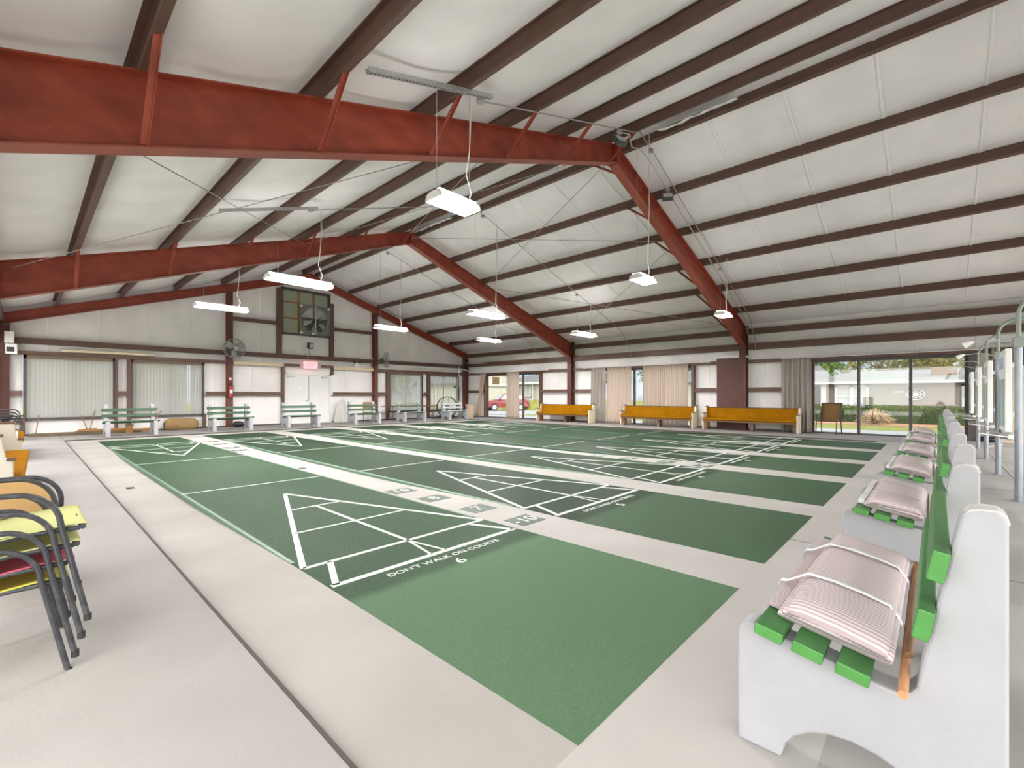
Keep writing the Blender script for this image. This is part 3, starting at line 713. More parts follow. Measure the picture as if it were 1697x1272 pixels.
# ================================================================ stacking chairs
def make_chair(label, sling, tube, group, loc, rz, cat='chair'):
    """front is +y; origin on the floor under the front feet line"""
    t = thing('stacking_chair', label, cat, loc, rz, group); W = .27
    for s in (-1, 1):
        x = s * W
        pts = [(x, .0, .012), (x, -.085, .44)] + [(x, -.235 + .145 * math.cos(a), .465 + .145 * math.sin(a)) for a in [PI * k / 14 for k in range(1, 7)]] + [(x, -.30, .612), (x, -.43, .605), (x, -.53, .612)]
        MB().tube(pts, .0115, 8).build('arm_and_front_leg', tube, t, smooth=True)
        MB().cyl((x, 0), .0145, 0, .03).build('foot_cap', 'black', t, smooth=True)
        MB().tube([(x - s * .027, -.47, .400), (x - s * .002, -.43, .28), (x + s * .004, -.41, .012)], .0075, 8).build('rear_leg', tube, t, smooth=True)
        MB().tube([(x - s * .034, -.024, .426), (x - s * .034, -.20, .424), (x - s * .034, -.48, .395), (x - s * .034, -.56, .60), (x - s * .034, -.66, .90)], .011, 8).build('side_rail', tube, t, smooth=True)
    MB().tube([(-W + .03, -.014, .430), (W - .03, -.014, .430)], .0125, 8).build('front_rail', tube, t, smooth=True)
    MB().tube([(-W + .02, -.66, .90), (W - .02, -.66, .90)], .0125, 8).build('top_rail', tube, t, smooth=True)
    pr = [(-.001, .442), (-.003, .445), (-.012, .448), (-.05, .448), (-.20, .434), (-.40, .404), (-.485, .41), (-.56, .60), (-.655, .895)]
    mb = MB(); n = len(pr) - 1
    mb.grid(lambda u, v: ((u - .5) * 2 * (W - .025), pr[round(v * n)][0], pr[round(v * n)][1] - .028 * (1 - (2 * u - 1) ** 2) * (1 if 2 < v * n < 6 else .25)), 8, n)
    mb.build('sling_seat', sling, t, smooth='all', solid=.006)
    return t
stk = [('slingy', 'yellow sling chair, lowest of the colourful stack', 0), ('slingp', 'pink sling chair in the colourful stack, above the yellow one', 1), ('slingyg', 'yellow-green sling chair in the colourful stack, right above the pink one', 2), ('slingyg', 'pale yellow-green sling chair, topmost of the colourful stack', 3)]
for s, l, k in stk:
    make_chair(l, s, 'chairtube', 'stacked colourful sling chairs', (.138 + .021 * k, 3.15, .0765 * k + ZS * 0 + (.0 if k else 0)), -PI / 2)
for k, l in enumerate(('lowest', 'second lowest', 'second highest', 'topmost')):
    make_chair(f'black chair in the far corner stack, {l} of four', M['black'], 'black', 'stacked black chairs in the far corner', (-.05 + .02 * k, 18.6, ZS + .0765 * k), -PI / 2)
# tan-backed chair whose back faces the camera
t = thing('tan_backed_chair', 'tan padded chair with rounded black back frame behind the colourful chair stack', 'chair', (-.10, 3.92, 0))
hoop = [(-.25, 0, .02), (-.25, -.02, .42), (-.25, -.10, .62)] + arc((-.11, .66), .14, PI, PI / 2, 6, 'xz', -.135) + arc((.11, .66), .14, PI / 2, 0, 6, 'xz', -.135) + [(.25, -.10, .62), (.25, -.02, .42), (.25, 0, .02)]
MB().tube(hoop, .0125, 8).build('back_frame', 'chairtube', t, smooth=True)
pp = [(-.235, .50), (-.238, .64), (-.215, .72), (-.17, .77), (-.10, .787), (.10, .787), (.17, .77), (.215, .72), (.238, .64), (.235, .50)]
MB().prism(pp, 'y', -.03, .0).build('back_pad', 'tanfab', t, bevel=.01).location = (0, -.115, 0)
MB().prism(rprof(-.24, .24, .42, .47, .02), 'y', -.04, .42).build('seat_pad', 'tanfab', t, smooth=True)
for s in (-1, 1):
    MB().tube([(s * .23, .02, .43), (s * .23, .38, .43), (s * .25, .43, .02)], .0125, 8).build('front_leg', 'chairtube', t, smooth=True)
# brown sling patio chair by the glass doors
t = thing('patio_chair', 'brown mesh patio chair with dark frame beside the mustard pew, against the glass', 'chair', (17.30, 2.50, ZS), R(82))
for s in (-1, 1):
    x = s * .27
    MB().tube([(x, .24, .0), (x, .19, .42), (x, .17, .60), (x, .10, .635), (x, -.24, .635)], .014, 8).build('front_leg', 'black', t, smooth=True)
    MB().tube([(x, -.30, .0), (x, -.22, .42), (x, -.24, .64), (x, -.33, .98)], .014, 8).build('rear_leg', 'black', t, smooth=True)
    MB().tube([(x, .19, .42), (x, -.22, .42)], .012, 8).build('seat_rail', 'black', t, smooth=True)
MB().tube([(-.27, -.33, .98), (.27, -.33, .98)], .014, 8).build('top_rail', 'black', t, smooth=True)
MB().tube([(-.27, .19, .42), (.27, .19, .42)], .012, 8).build('front_rail', 'black', t, smooth=True)
MB().grid(lambda u, v: ((u - .5) * .53, .18 - .40 * min(1, v * 2) - .11 * max(0, 2 * v - 1), .425 - .02 * math.sin(PI * min(1, v * 2)) + .55 * max(0, 2 * v - 1)), 4, 20).build('mesh_sling', 'brownsling', t, smooth='all', solid=.004)
# brown-backed chair behind the fourth far bench
t = thing('brown_chair', 'brown vinyl chair with black legs standing behind a green bench at the gable column', 'chair', (10.85, 19.05, ZS), 0)
MB().prism(rprof(-.24, .24, .52, .92, .03), 'y', .17, .21).build('backrest', 'card', t, bevel=.006)
MB().prism(rprof(-.24, .24, .42, .47, .02), 'y', -.24, .22).build('seat_pad', 'card', t)
for x in (-.22, .22):
    for y in (-.2, .2):
        MB().tube([(x, y, .0), (x, y, .43 if y < 0 else .88)], .012, 8).build('leg', 'black', t, smooth=True)

# ================================================================ scoreboards on poles
def scoreboard(x, i):
    nm = ['nearest the glass doors', 'second from the glass doors', 'third from the glass doors', 'closest to the camera'][i]
    y = -.715
    p = thing('scoreboard_pole', f'grey steel scoreboard post with bent green conduit top, {nm}', 'pole', (x, y, 0), 0, 'scoreboard posts behind the near benches')
    MB().cyl((0, 0), .036, 0, 1.86, n=20).build('post_tube', 'pole', p, smooth=True)
    MB().cyl((0, 0), .06, 0, .012, n=20).build('base_plate', 'pole', p, smooth=True)
    zt = 2.46
    pts = [(0, 0, 1.84), (0, 0, zt - .22)] + [(0, -.22 + .22 * math.cos(a), zt - .22 + .22 * math.sin(a)) for a in [PI / 2 * k / 8 for k in range(1, 9)]] + [(0, YB - y + .05, zt + .02)]
    MB().tube(pts, .022, 10).build('bent_conduit', 'greenpipe', p, smooth=True)
    MB().box(-.05, .05, -.055, .045, 1.84, 1.96).build('junction_box', 'greenpipe', p, bevel=.006)
    MB().box(-.02, .02, .034, .075, 1.0, 1.06).build('board_bracket', 'galv', p)
    MB().box(-.02, .02, .034, .075, 1.6, 1.66).build('board_bracket', 'galv', p)
    # little lamp on an arm
    lz = 1.90
    MB().tube([(0, .045, lz), (0, .20, lz + .05), (0, .40, lz + .03)], .006, 6).build('lamp_arm', 'galv', p, smooth=True)
    MB().cyl((0, lz + .01), .012, .0, .0).f if 0 else None
    MB().tube([(0, .38, lz + .04), (.0, .47, lz - .01)], [.018, .04], 12).build('lamp_shade', 'lampw', p, smooth=True)
    b = thing('scoreboard', f'white shuffleboard scoreboard hung on the post {nm}', 'scoreboard', (x, y + .115, .84), 0, 'scoreboards behind the near benches')
    MB().box(-.33, .33, -.035, .02, 0, .97).build('board_panel', 'boardw', b, bevel=.006)
    MB().box(-.29, .29, .02, .026, .70, .92).build('score_window', 'plasticw', b)
    for k, m_ in enumerate(('boardg', 'boardb', 'boardg')):
        MB().box(-.27 + .19 * k, -.27 + .19 * k + .15, .02, .026, .06, .62).build('score_column', m_, b)
    for k in range(2):
        MB().box(-.27 + .29 * k, -.02 + .29 * k, .026, .03, .74, .88).build('score_digit_panel', 'boardb', b)
    q = thing('score_tray', f'silver clip tray under the scoreboard {nm}', 'tray', (x, y + .038, .74), 0, 'trays on the scoreboard posts')
    MB().box(-.03, .03, 0, .05, .0, .05).build('tray_bracket', 'lampw', q)
    MB().prism([(.04, .02), (.30, .055), (.30, .065), (.04, .035)], 'x', -.09, .09).build('tray_plate', 'chrome', q)
    MB().tube([(-.04, .10, .05), (-.05, .20, .09), (-.03, .31, .085)], .008, 6).build('metal_clip', 'conduit', q, smooth=True)
    MB().tube([(.04, .08, .048), (.05, .18, .085), (.02, .27, .09)], .008, 6).build('metal_clip', 'conduit', q, smooth=True)
for i, x in enumerate((15.43, 13.0, 10.60, 8.11)): scoreboard(x, i)
o = MB().tube([(7.0, -.90, .006), (9.5, -.875, .006), (11.5, -.862, .006), (14.8, -.845, .006), (15.60, -.85, .008), (15.7, -.9, .036), (16.6, -1.2, .036)], .006, 6).build('power_cord', 'cordw', smooth=True)
tag(o, 'thin pale cord lying on the concrete behind the scoreboard posts', 'cord')
o = MB().grid(lambda u, v: ((u - .5) * .46 * (1 - .55 * v * v) + .04 * noise.noise((u * 4, v * 3, 1)), .05 * math.sin(u * 9 + v) * (.3 + v), -1.0 * v + .10 * abs(u - .5)), 14, 14)
o = o.build('hanging_cloth', 'camo', None, (10.62, -.80, 1.56), smooth='all', solid=.006); tag(o, 'grey mottled cloth hanging behind the third scoreboard post', 'cloth')

# ================================================================ end wall: windows with blinds
def end_window(n, x0, x1, z0, z1, blind, open_from=None, turn=R(35)):
    t = bpy.data.objects.new(f'window_{n}', None); col.objects.link(t); t.location = ((x0 + x1) / 2, YE, z0); struct(t, 'bronze framed window in the end wall')
    w, h = (x1 - x0) / 2, z1 - z0; f = .07
    for nm, bx in (('window_frame', (-w, -w + f, -.12, .05, 0, h)), ('window_frame', (w - f, w, -.12, .05, 0, h)), ('window_sill', (-w, w, -.12, .05, -.0, f)), ('window_head', (-w, w, -.12, .05, h - f - .04, h))):
        MB().box(*bx).build(nm, 'bronzel' if nm == 'window_head' else 'bronze', t)
    MB().box(-.02, .02, .0, .03, f, h - f).build('window_mullion', 'bronze', t)
    MB().box(-w + f, w - f, .012, .018, f, h - f).build('window_pane', 'glass', t)
    b = thing('vertical_blind', blind, 'blind', ((x0 + x1) / 2, YE - .075, z0 + f), 0, None)
    MB().box(-w + f, w - f, -.02, .02, h - f - .10, h - f - .04).build('head_rail', 'bronzel', b)
    mb = MB(); pitch = .089; nsl = int((2 * w - 2 * f) / pitch)
    for k in range(nsl):
        x = -w + f + (k + .5) * (2 * w - 2 * f) / nsl
        a = turn if not open_from or k < open_from[0] or k > open_from[1] else R(62)
        a += random.uniform(-.06, .06)
        c, s = math.cos(a) * .060, math.sin(a) * .060
        hh = h - f - .045
        vs = []
        for z in (0.004, hh):
            for q in range(5):
                u = -1 + q / 2; bow = .006 * (1 - u * u)
                vs.append((x + c * u + bow * math.sin(a), -.012 + s * u - bow * math.cos(a), z))
        mb.add(vs, [(q, q + 1, q + 6, q + 5) for q in range(4)])
    mb.build('blind_slats', 'blind', b, smooth='all')
end_window(1, -.02, 2.09, .50, 2.49, 'tightly closed white vertical blind in the first window from the far left corner', turn=R(24))
end_window(2, 2.47, 4.61, .50, 2.49, 'white vertical blind with two gaps, in the window behind the straw bale', (17, 17), R(32))
end_window(3, 12.49, 14.55, .40, 2.40, 'white vertical blind behind the long maroon table', turn=R(26))
end_window(4, 14.97, 17.09, .40, 2.40, 'half-open bluish vertical blind behind the black ring fan', (30, 31), R(34))

# double door
for k, (x0, x1) in enumerate(((7.55, 8.485), (8.495, 9.43))):
    t = bpy.data.objects.new(f'door_{k + 1}', None); col.objects.link(t); t.location = (x0 if k == 0 else x1, YE - .02, ZS); struct(t, 'white steel door leaf')
    s = 1 if k == 0 else -1; w = x1 - x0
    a, b = sorted((0, s * w))
    MB().box(a, b, -.045, 0, .01, 2.11).build('door_panel', 'doorw', t, bevel=.004)
    c0, c1 = sorted((s * .06, s * .36)); MB().box(c0, c1, -.095, -.045, 2.0, 2.055).build('door_closer', 'galv', t)
    MB().bar((s * .30, -.10, 2.06), (s * .05, -.10, 2.13), .02, .012).build('closer_arm', 'galv', t)
    if k == 0:
        MB().cyl((w - .08, 1.0), .035, -.075, -.045, 'y').cyl((w - .08, 1.0), .022, -.12, -.07, 'y').build('door_knob', 'chrome', t, smooth=True)
    else:
        MB().box(-w, -w + .035, -.06, -.045, 1.0, 2.08).build('flush_bolt', 'galv', t)
for nm, bx in (('door_frame_trim', (7.45, 7.55, YE - .09, YE + .05, ZS, 2.25)), ('door_frame_trim', (9.43, 9.53, YE - .09, YE + .05, ZS, 2.25)), ('door_frame_trim', (7.45, 9.53, YE - .09, YE + .05, 2.15, 2.25))):
    struct(MB().box(*bx).build(nm, 'doorw'))
tag(MB().box(8.02, 8.20, YE - .068, YE - .0655, 1.46, 1.68).build('paper_notice', 'paper'), 'white paper notice taped to the white double door', 'notice')

# exhaust fan opening: window_5 with wooden muntins, and the fan
t = bpy.data.objects.new('window_5', None); col.objects.link(t); t.location = (8.41, YE, 3.84); struct(t, 'high gable opening with translucent panel')
w, h = 1.05, 1.98
for bx in ((-w, -w + .07, -.14, .05, 0, h), (w - .07, w, -.14, .05, 0, h), (-w, w, -.14, .05, 0, .08), (-w, w, -.14, .05, h - .08, h)):
    MB().box(*bx).build('window_frame', 'bronze', t)
MB().box(-w, w, .02, .03, 0, h).build('window_pane', 'frost', t)
for x in (-.30, .34): MB().box(x - .035, x + .035, -.06, .02, .08, h - .08).build('window_muntin', 'timber', t)
for z in (.72, 1.40): MB().box(-w + .07, -.335, -.06, .02, z - .025, z + .025).build('window_muntin', 'timber', t)
t = thing('exhaust_fan', 'large grey square exhaust fan with louvres, high in the end gable', 'fan', (8.75, YE - .19, 3.90))
W = .66; H = 1.30
mb = MB(); n = 40
mb2 = [(.60 * math.cos(2 * PI * k / n), .66 + .58 * math.sin(2 * PI * k / n)) for k in range(n)]
def sq(a):
    c, s = math.cos(a), math.sin(a); q = max(abs(c), abs(s)); return (W * c / q, H / 2 + H / 2 * s / q)
vs = [(x, y, z) for y in (-.01, .0) for x, z in mb2] + [(sq(2 * PI * k / n)[0], y, sq(2 * PI * k / n)[1]) for y in (-.01, .0) for k in range(n)]
fs = []
for k in range(n):
    j = (k + 1) % n; fs += [(k, j, 2 * n + j, 2 * n + k), (n + k, 3 * n + k, 3 * n + j, n + j), (k, n + k, n + j, j), (2 * n + k, 2 * n + j, 3 * n + j, 3 * n + k)]
mb.add(vs, fs); mb.build('fan_panel', 'fanpanel', t)
mb = MB()
mb.tube([(.60 * math.cos(2 * PI * k / n), .05, .66 + .58 * math.sin(2 * PI * k / n)) for k in range(n)], .03, 6, closed=True)
mb.build('fan_ring', 'conduit', t, smooth=True)
for k in range(10):
    z = .12 + .115 * k; hw = math.sqrt(max(.02, .56 ** 2 - (z - .66) ** 2))
    MB().bar((-hw, .10, z), (hw, .10, z), .005, .10).build('louvre_blade', 'galv' if k > 5 else 'darkgreen', t)
MB().box(-.03, .03, -.03, -.01, .02, H - .02).build('motor_bar', 'galv', t)
MB().cyl((.16, .62), .11, -.10, .06, 'y').build('motor', 'darkgreen', t, smooth=True)
for k in range(6):
    a = 2 * PI * k / 6 + .3; c, s = math.cos(a), math.sin(a)
    MB().add([(.12 * c, .02, .66 + .12 * s), (.12 * c - .05 * s, .05, .66 + .12 * s + .05 * c), (.52 * c - .16 * s, .075, .66 + .52 * s + .16 * c), (.54 * c + .08 * s, .01, .66 + .54 * s - .08 * c)], [(0, 1, 2, 3)]).build('fan_blade', 'conduit', t, solid=.005)
for x, z in ((-.6, .06), (-.6, 1.22), (.6, 1.22), (-.1, .06)): MB().box(x - .05, x + .05, -.014, -.01, z - .05, z + .05).build('white_tag', 'plasticw', t)

# exit sign with lamp heads, floodlight above, emergency light
t = thing('exit_sign', 'red lit EXIT sign with two lamp heads above the double door', 'sign', (8.52, YE - .21, 2.42))
MB().box(-.30, .30, -.04, .02, .0, .30).build('sign_face', 'exitred', t, bevel=.01)
text('sign_lettering', 'EXIT', .25, (0, -.042, .145), (PI / 2, 0, 0), 'exitw', t, sx=.9)
for s in (-1, 1): MB().box(s * .38 - .07, s * .38 + .07, -.06, .02, .06, .22).build('lamp_head', 'creamw', t, bevel=.015)
t = thing('flood_light', 'small dark floodlight on the long girt above the EXIT sign', 'floodlight', (8.48, YE - .22, 3.18), R(20))
MB().box(-.13, .13, -.12, .02, .10, .36).build('lamp_housing', 'darkgreen', t, bevel=.02)
MB().box(-.10, .10, -.128, -.119, .13, .33).build('lamp_glass', 'lens', t)
MB().tube([(0, .02, .1), (0, .02, -.19)], .012, 8).build('lamp_bracket', 'conduit', t)
o = MB().tube([(8.45, YE - .205, 2.99), (8.40, YE - .22, 2.88), (8.42, YE - .23, 2.80), (8.50, YE - .215, 2.73)], .012, 6).build('power_cord', 'cordg', smooth=True)
tag(o, 'grey cord dropping from the girt to the EXIT sign', 'cord')
o = MB().tube([(8.00, YE - .16, 3.80), (8.12, YE - .06, 3.5), (8.30, YE - .06, 3.2), (8.40, YE - .06, 3.0)], .010, 6).build('power_cord', 'cordw', smooth=True)
tag(o, 'pale cable curving down the end wall from the exhaust fan', 'cord')
t = thing('emergency_light', 'white emergency light with two small black heads on the pale board right of the door', 'light', (10.70, YE - .20, 2.575))
MB().box(-.12, .12, -.06, .02, 0, .17).build('lamp_box', 'plasticw', t, bevel=.01)
for s in (-1, 1): MB().cyl((s * .13, .24), .05, -.12, -.02, 'y', 14).build('lamp_head', 'black', t, smooth=True)
# boards stored on the window-head girt
for x0, x1, l in ((5.56, 7.42, 'pale wooden board lying on the girt left of the EXIT sign'), (9.58, 11.58, 'pale wooden board lying on the girt under the emergency light')):
    z = 2.597 if x0 < 7 else 2.567
    o = MB().box(x0, x1, YE - .22, YE - .195, z - .14, z).build('wooden_board', 'palewood', bevel=.004); tag(o, l, 'board')
for k in range(1):
    o = MB().tube([(.80 + .03 * k, YE - .145 + .07 * k, 2.67 + .07 * k * 0), (3.12 + .04 * k, YE - .145 + .07 * k, 2.67)], .055, 12).build('rolled_tube', 'bamboo', smooth=True)
    o.location.z = 0 if k == 0 else .0
    tag(o, 'long cream rolled tube lying on the girt over the left blinds', 'tube')
o = MB().box(10.9, 11.55, YE - .19, YE - .10, 2.993, 3.05).build('small_box', 'plasticw'); tag(o, 'flat white box on the long girt beside the second gable column', 'box')

# fire extinguisher and its cabinet sign on the first gable column
t = thing('fire_extinguisher', 'red fire extinguisher hung on the gable column behind a green bench', 'extinguisher', (5.43, 19.885, 1.20))
MB().cyl((0, 0), .065, 0, .40, n=20).build('cylinder_body', 'red', t, smooth=True)
MB().cyl((0, 0), .064, .40, .46, n=20, r2=.02).build('cylinder_shoulder', 'red', t, smooth=True)
MB().box(-.02, .02, -.06, .03, .46, .53).build('valve_handle', 'black', t)
MB().box(-.03, .03, .055, .075, .1, .4).build('wall_mount', 'galv', t)
MB().tube([(.02, 0, .48), (.10, -.02, .42), (.085, -.02, .12)], .01, 6).build('hose', 'black', t, smooth=True)
MB().box(-.045, .045, -.067, -.05, .12, .28).build('white_label', 'paper', t)
t = thing('sign_plate', 'small red and white plate on the gable column above the extinguisher', 'sign', (5.43, 19.95, 1.78))
MB().box(-.05, .05, -.004, .0, 0, .18).build('plate', 'red', t); MB().box(-.04, .04, -.006, -.004, .08, .16).build('white_field', 'paper', t)

# ================================================================ caged wall fans
def wall_fan(label, loc, rz, r=.36, group=None, brk=1):
    t = thing('wall_fan', label, 'fan', loc, rz, group)
    mb = MB()
    for q, y in ((r, -.10), (r, .06), (r * .99, -.02)):
        mb.tube([(q * math.cos(2 * PI * k / 32), y, q * math.sin(2 * PI * k / 32)) for k in range(32)], .008, 6, closed=True)
    for k in range(36):
        a = 2 * PI * k / 36; c, s = math.cos(a), math.sin(a)
        mb.tube([(.07 * c, -.16, .07 * s), (.6 * r * c, -.15, .6 * r * s), (r * c, -.10, r * s), (r * c, .06, r * s), (.6 * r * c, .11, .6 * r * s), (.08 * c, .12, .08 * s)], .0028, 4)
    mb.build('wire_cage', 'conduit', t)
    MB().cyl((0, 0), .075, -.168, -.155, 'y', 20).build('cage_badge', 'galv', t)
    MB().cyl((0, 0), .085, .10, .26, 'y', 20).build('motor', 'darkgreen', t, smooth=True)
    for k in range(3):
        a = 2 * PI * k / 3 + .5; c, s = math.cos(a), math.sin(a)
        f = lambda u, v: ((.05 + (r * .88 - .05) * v) * c - (u - .5) * .30 * (.4 + v * .9 - .55 * v * v) * s, (u - .5) * .09 - .02, (.05 + (r * .88 - .05) * v) * s + (u - .5) * .30 * (.4 + v * .9 - .55 * v * v) * c)
        MB().grid(f, 4, 6).build('fan_blade', 'galv', t, smooth='all', solid=.004)
    MB().tube([(0, .24, 0), (0, .30, -.10), (0, .42, -.10)], .018, 8).build('mount_arm', 'conduit', t, smooth=True)
    return t
f0 = wall_fan('round caged wall fan on the first gable column, blades facing the courts', (5.45, 19.52, 3.04), R(2), .36, 'caged wall fans')
dup(f0, (12.02, 19.62, 2.97), R(52), 'round caged wall fan seen edge-on beside the second gable column')
f2 = dup(f0, (16.60, 19.72, 1.72), R(56), 'small caged fan hung low near the corner column, above the tan bin'); f2.scale = (.62, .62, .62)

# ================================================================ suspended strip lights
def strip_light(label, loc, L, wid, z, wires):
    t = thing('strip_light', label, 'light fixture', (loc[0], loc[1], z), 0, 'suspended fluorescent strip lights')
    h = L / 2; w = wid / 2
    MB().prism([(-w, .0), (-w * .80, .075), (-.055, .10), (.055, .10), (w * .80, .075), (w, .0), (w - .008, .0), (w * .78, .066), (.05, .09), (-.05, .09), (-w * .78, .066), (-w + .008, .0)], 'x', -h, h).build('reflector', 'diffuser', t)
    for s in (-1, 1):
        a, b = sorted((s * h, s * (h - .012)))
        MB().prism([(-w, .0), (-w * .80, .075), (-.055, .10), (.055, .10), (w * .80, .075), (w, .0)], 'x', a, b).build('end_plate', 'lampw', t)
    for y in ((-.05, .05) if wid < .3 else (-.075, .075)):
        MB().tube([(-h + .03, y, .045), (h - .03, y, .045)], .014, 10).build('fluorescent_tube', 'tube', t, smooth=True)
    MB().box(-h + .03, h - .03, -w * .6, w * .6, .101, .112).build('added_uplight_strip', 'added_uplight', t)  # added glowing strip to light the ceiling, not part of the fixture
    MB().box(-.10, .10, -.035, .035, .112, .145).build('ballast_box', 'galv', t)
    for k, (wx, top) in enumerate(wires):
        zt = top - z
        if k == 0: MB().tube([(wx, 0, .10), (wx, 0, zt)], .004, 5).build('hanger_wire', 'galv', t)
        else:
            MB().tube([(wx, 0, .10), (wx, 0, zt)], .004, 5).build('hanger_wire', 'galv', t)
            MB().tube([(wx - .02, .01, .10), (wx + .05, .02, .25), (wx - .05, .0, .45), (wx - .01, -.01, zt * .5), (wx + .03, .01, zt * .75), (wx + .01, 0, zt)], .0065, 6).build('power_cord', 'cordw', t, smooth=True)
M['added_uplight'] = mat('added_uplight_glow', (.9, .9, .88), .4, emit=((1, .96, .94), 4.5))  # emission of the added ceiling fill
M['tube'] = mat('lit_fluorescent_tube', (.9, .9, .88), .4, emit=((1, .96, .94), 260))
LX = [3.62, 9.0, 13.75]
lampz = {}
def pb(x): return ztop(x)
rows = [(4.22, .62, .30), (9.35, 1.27, .33), (14.35, 1.27, .33)]
posn = ['left slope', 'ridge', 'right slope']
for j, (y, L, w) in enumerate(rows):
    for k, x in enumerate(LX):
        if j == 0 and k == 0: xx, z = 3.50, 3.52
        elif j == 0 and k == 1: xx, z = 8.30, 3.50
        elif j == 0: xx, z = 12.9, 3.40
        elif j == 1 and k == 0: xx, z = 3.78, 3.50
        elif j == 1 and k == 1: xx, z = 8.95, 3.50
        elif j == 1: xx, z = 13.85, 3.42
        else: xx, z = (3.70, 9.0, 13.9)[k], 3.62
        l = f'white {"short" if j == 0 else "long"} strip light hanging under the {posn[k]}, ' + ('bay nearest the camera' if j == 0 else ('middle bay between the two big frames' if j == 1 else 'bay next to the door wall'))
        q = min(.42, L * .5 - .06)
        strip_light(l, (xx, y), L, w, z, ((-q, ztop(xx - q) - .056), (q, ztop(xx + q) - .056)))

# conduits and strut channels under the roof
def conduit_run(name, label, pts, r=.011, m='conduit'):
    o = MB().tube(pts, r, 8).build(name, m, smooth=True); tag(o, label, 'conduit'); return o
for j, (y, nm) in enumerate(((4.22, 'nearest'), (9.35, 'middle'), (14.35, 'farthest'))):
    zz = lambda x: ztop(x) - .022
    a, b = (2.38, 4.14)
    s = thing('strut_channel', f'perforated grey steel channel under the left roof slope, {nm} lighting run', 'strut channel', (a, y, zz(a) - .03))
    ang = math.atan2(zz(b) - zz(a), b - a); Lc = math.hypot(b - a, zz(b) - zz(a))
    mb = MB(); mb.prism([(-.03, 0), (.03, 0), (.03, .05), (.022, .05), (.022, .008), (-.022, .008), (-.022, .05), (-.03, .05)], 'x', 0, Lc)
    rm = Matrix.Rotation(-ang, 4, 'Y'); mb.v = [tuple(rm @ Vector(v)) for v in mb.v]; mb.build('channel', 'galv', s)
    mb = MB()
    for k in range(int(Lc / .05)):
        mb.box(.02 + .05 * k, .045 + .05 * k, -.009, .009, -.001, .001)
    mb.v = [tuple(rm @ Vector(v)) for v in mb.v]; mb.build('slot_holes', 'black', s)
    bx = thing('junction_box', f'grey octagonal box at the end of the strut channel, {nm} lighting run', 'junction box', (b - .12, y + .085, zz(b) - .06))
    MB().cyl((0, 0), .055, -.03, .03, n=8).build('box_body', 'galv', bx)
    yr = y + .14
    pts = [(b - .06, yr - .04, zz(b) - .05), (b + .3, yr, zz(b + .3))] + [(x, yr, zz(x)) for x in (5.2, 6.7, 8.2)] + [(RX - .1, yr + .02, zz(RX) + .02), (RX + .15, yr + .04, zz(RX) - .02)]
    pts += [(x, yr + (.30 if j == 0 else 0) * (x - RX) / 9, zz(x)) for x in (9.2, 11, 13, 15, 16.8)] + [(17.30, yr + (.30 if j == 0 else 0), 3.40), (17.48, yr + (.30 if j == 0 else 0), 3.30), (17.53, yr + (.3 if j == 0 else 0), 2.90)]
    conduit_run('ceiling_conduit', f'thin grey conduit following the roof over the ridge to the glazed wall, {nm} lighting run', pts)
    for x, sd in ((8.95, 'just past the ridge'), (13.6, 'low on the right slope')):
        bx = thing('junction_box', f'grey octagonal box {sd} on the {nm} lighting conduit', 'junction box', (x, yr + (.30 if j == 0 else 0) * (x - RX) / 9, zz(x) - .05))
        MB().cyl((0, 0), .055, -.032, .028, n=8).build('box_body', 'galv', bx)
    if j == 0:
        pts = [(7.6, yr + .05, zz(7.6) - .03), (8.1, yr + .05, zz(8.1) - .03), (8.2, yr + .05, zz(8.1) - .25), (8.5, yr + .12, zz(8.5) - .25), (8.85, yr + .18, zz(8.85) - .05)] + [(x, yr + .16 + .30 * (x - RX) / 9, zz(x)) for x in (9.2, 11, 13, 15, 16.8)] + [(17.30, yr + .47, 3.36), (17.46, yr + .47, 3.22), (17.49, yr + .43, 3.12)]
        conduit_run('ceiling_conduit', 'second thin conduit with a kink at the ridge, beside the nearest lighting conduit', pts, .012, 'cordg')
def flood(label, loc, rz, tilt):
    t = thing('flood_light', label, 'floodlight', loc, rz)
    b = MB().box(-.12, .12, -.05, .05, -.10, .10).build('lamp_housing', 'darkgreen', t, bevel=.012); b.rotation_euler = (tilt, 0, 0); b.location = (0, 0, -.16)
    g = MB().box(-.10, .10, -.054, -.049, -.08, .08).build('lamp_glass', 'lens', b)
    MB().cyl((0, 0), .05, -.02, .04, n=12).build('ceiling_base', 'galv', t, smooth=True)
    MB().tube([(0, 0, -.02), (0, 0, -.10)], .012, 6).build('swivel', 'galv', t)
flood('dark floodlight at the ridge above the nearest big frame', (7.75, 4.42, ztop(7.75) - .05), R(-20), R(-35))
flood('dark square floodlight on the right slope beside the nearest big frame', (10.15, 4.55, ztop(10.15) - .06), R(-60), R(-40))

# brace rods in the bay between the big frames
def rod(a, b):
    struct(MB().tube([a, b], .008, 6).build('brace_rod_beam', 'conduit'))
rz_ = lambda x: ztop(x) - .14
ya, yb = FR[0] + .03, FR[1] - .05
for x0, x1 in ((-.15, 5.2), (5.2, 8.45), (8.65, 11.9), (11.9, 17.2)):
    rod((x0, ya, rz_(x0)), (x1, yb, rz_(x1))); rod((x1, ya, rz_(x1)), (x0, yb, rz_(x0)))

# white conduit in the far corner
conduit_run('wall_conduit', 'long white pipe along the end wall over the right-hand blinds', [(12.6, YE - .22, 2.72), (17.35, YE - .24, 2.74), (17.55, YE - .3, 2.66)], .028, 'lampw')
conduit_run('wall_conduit', 'pale thin pipe bending round the far corner column', [(16.95, YE - .26, 1.75), (16.95, YE - .26, 3.05), (17.2, YE - .40, 3.10), (17.45, YE - .9, 3.05), (17.5, 18.2, 3.03)], .014, 'cordw')
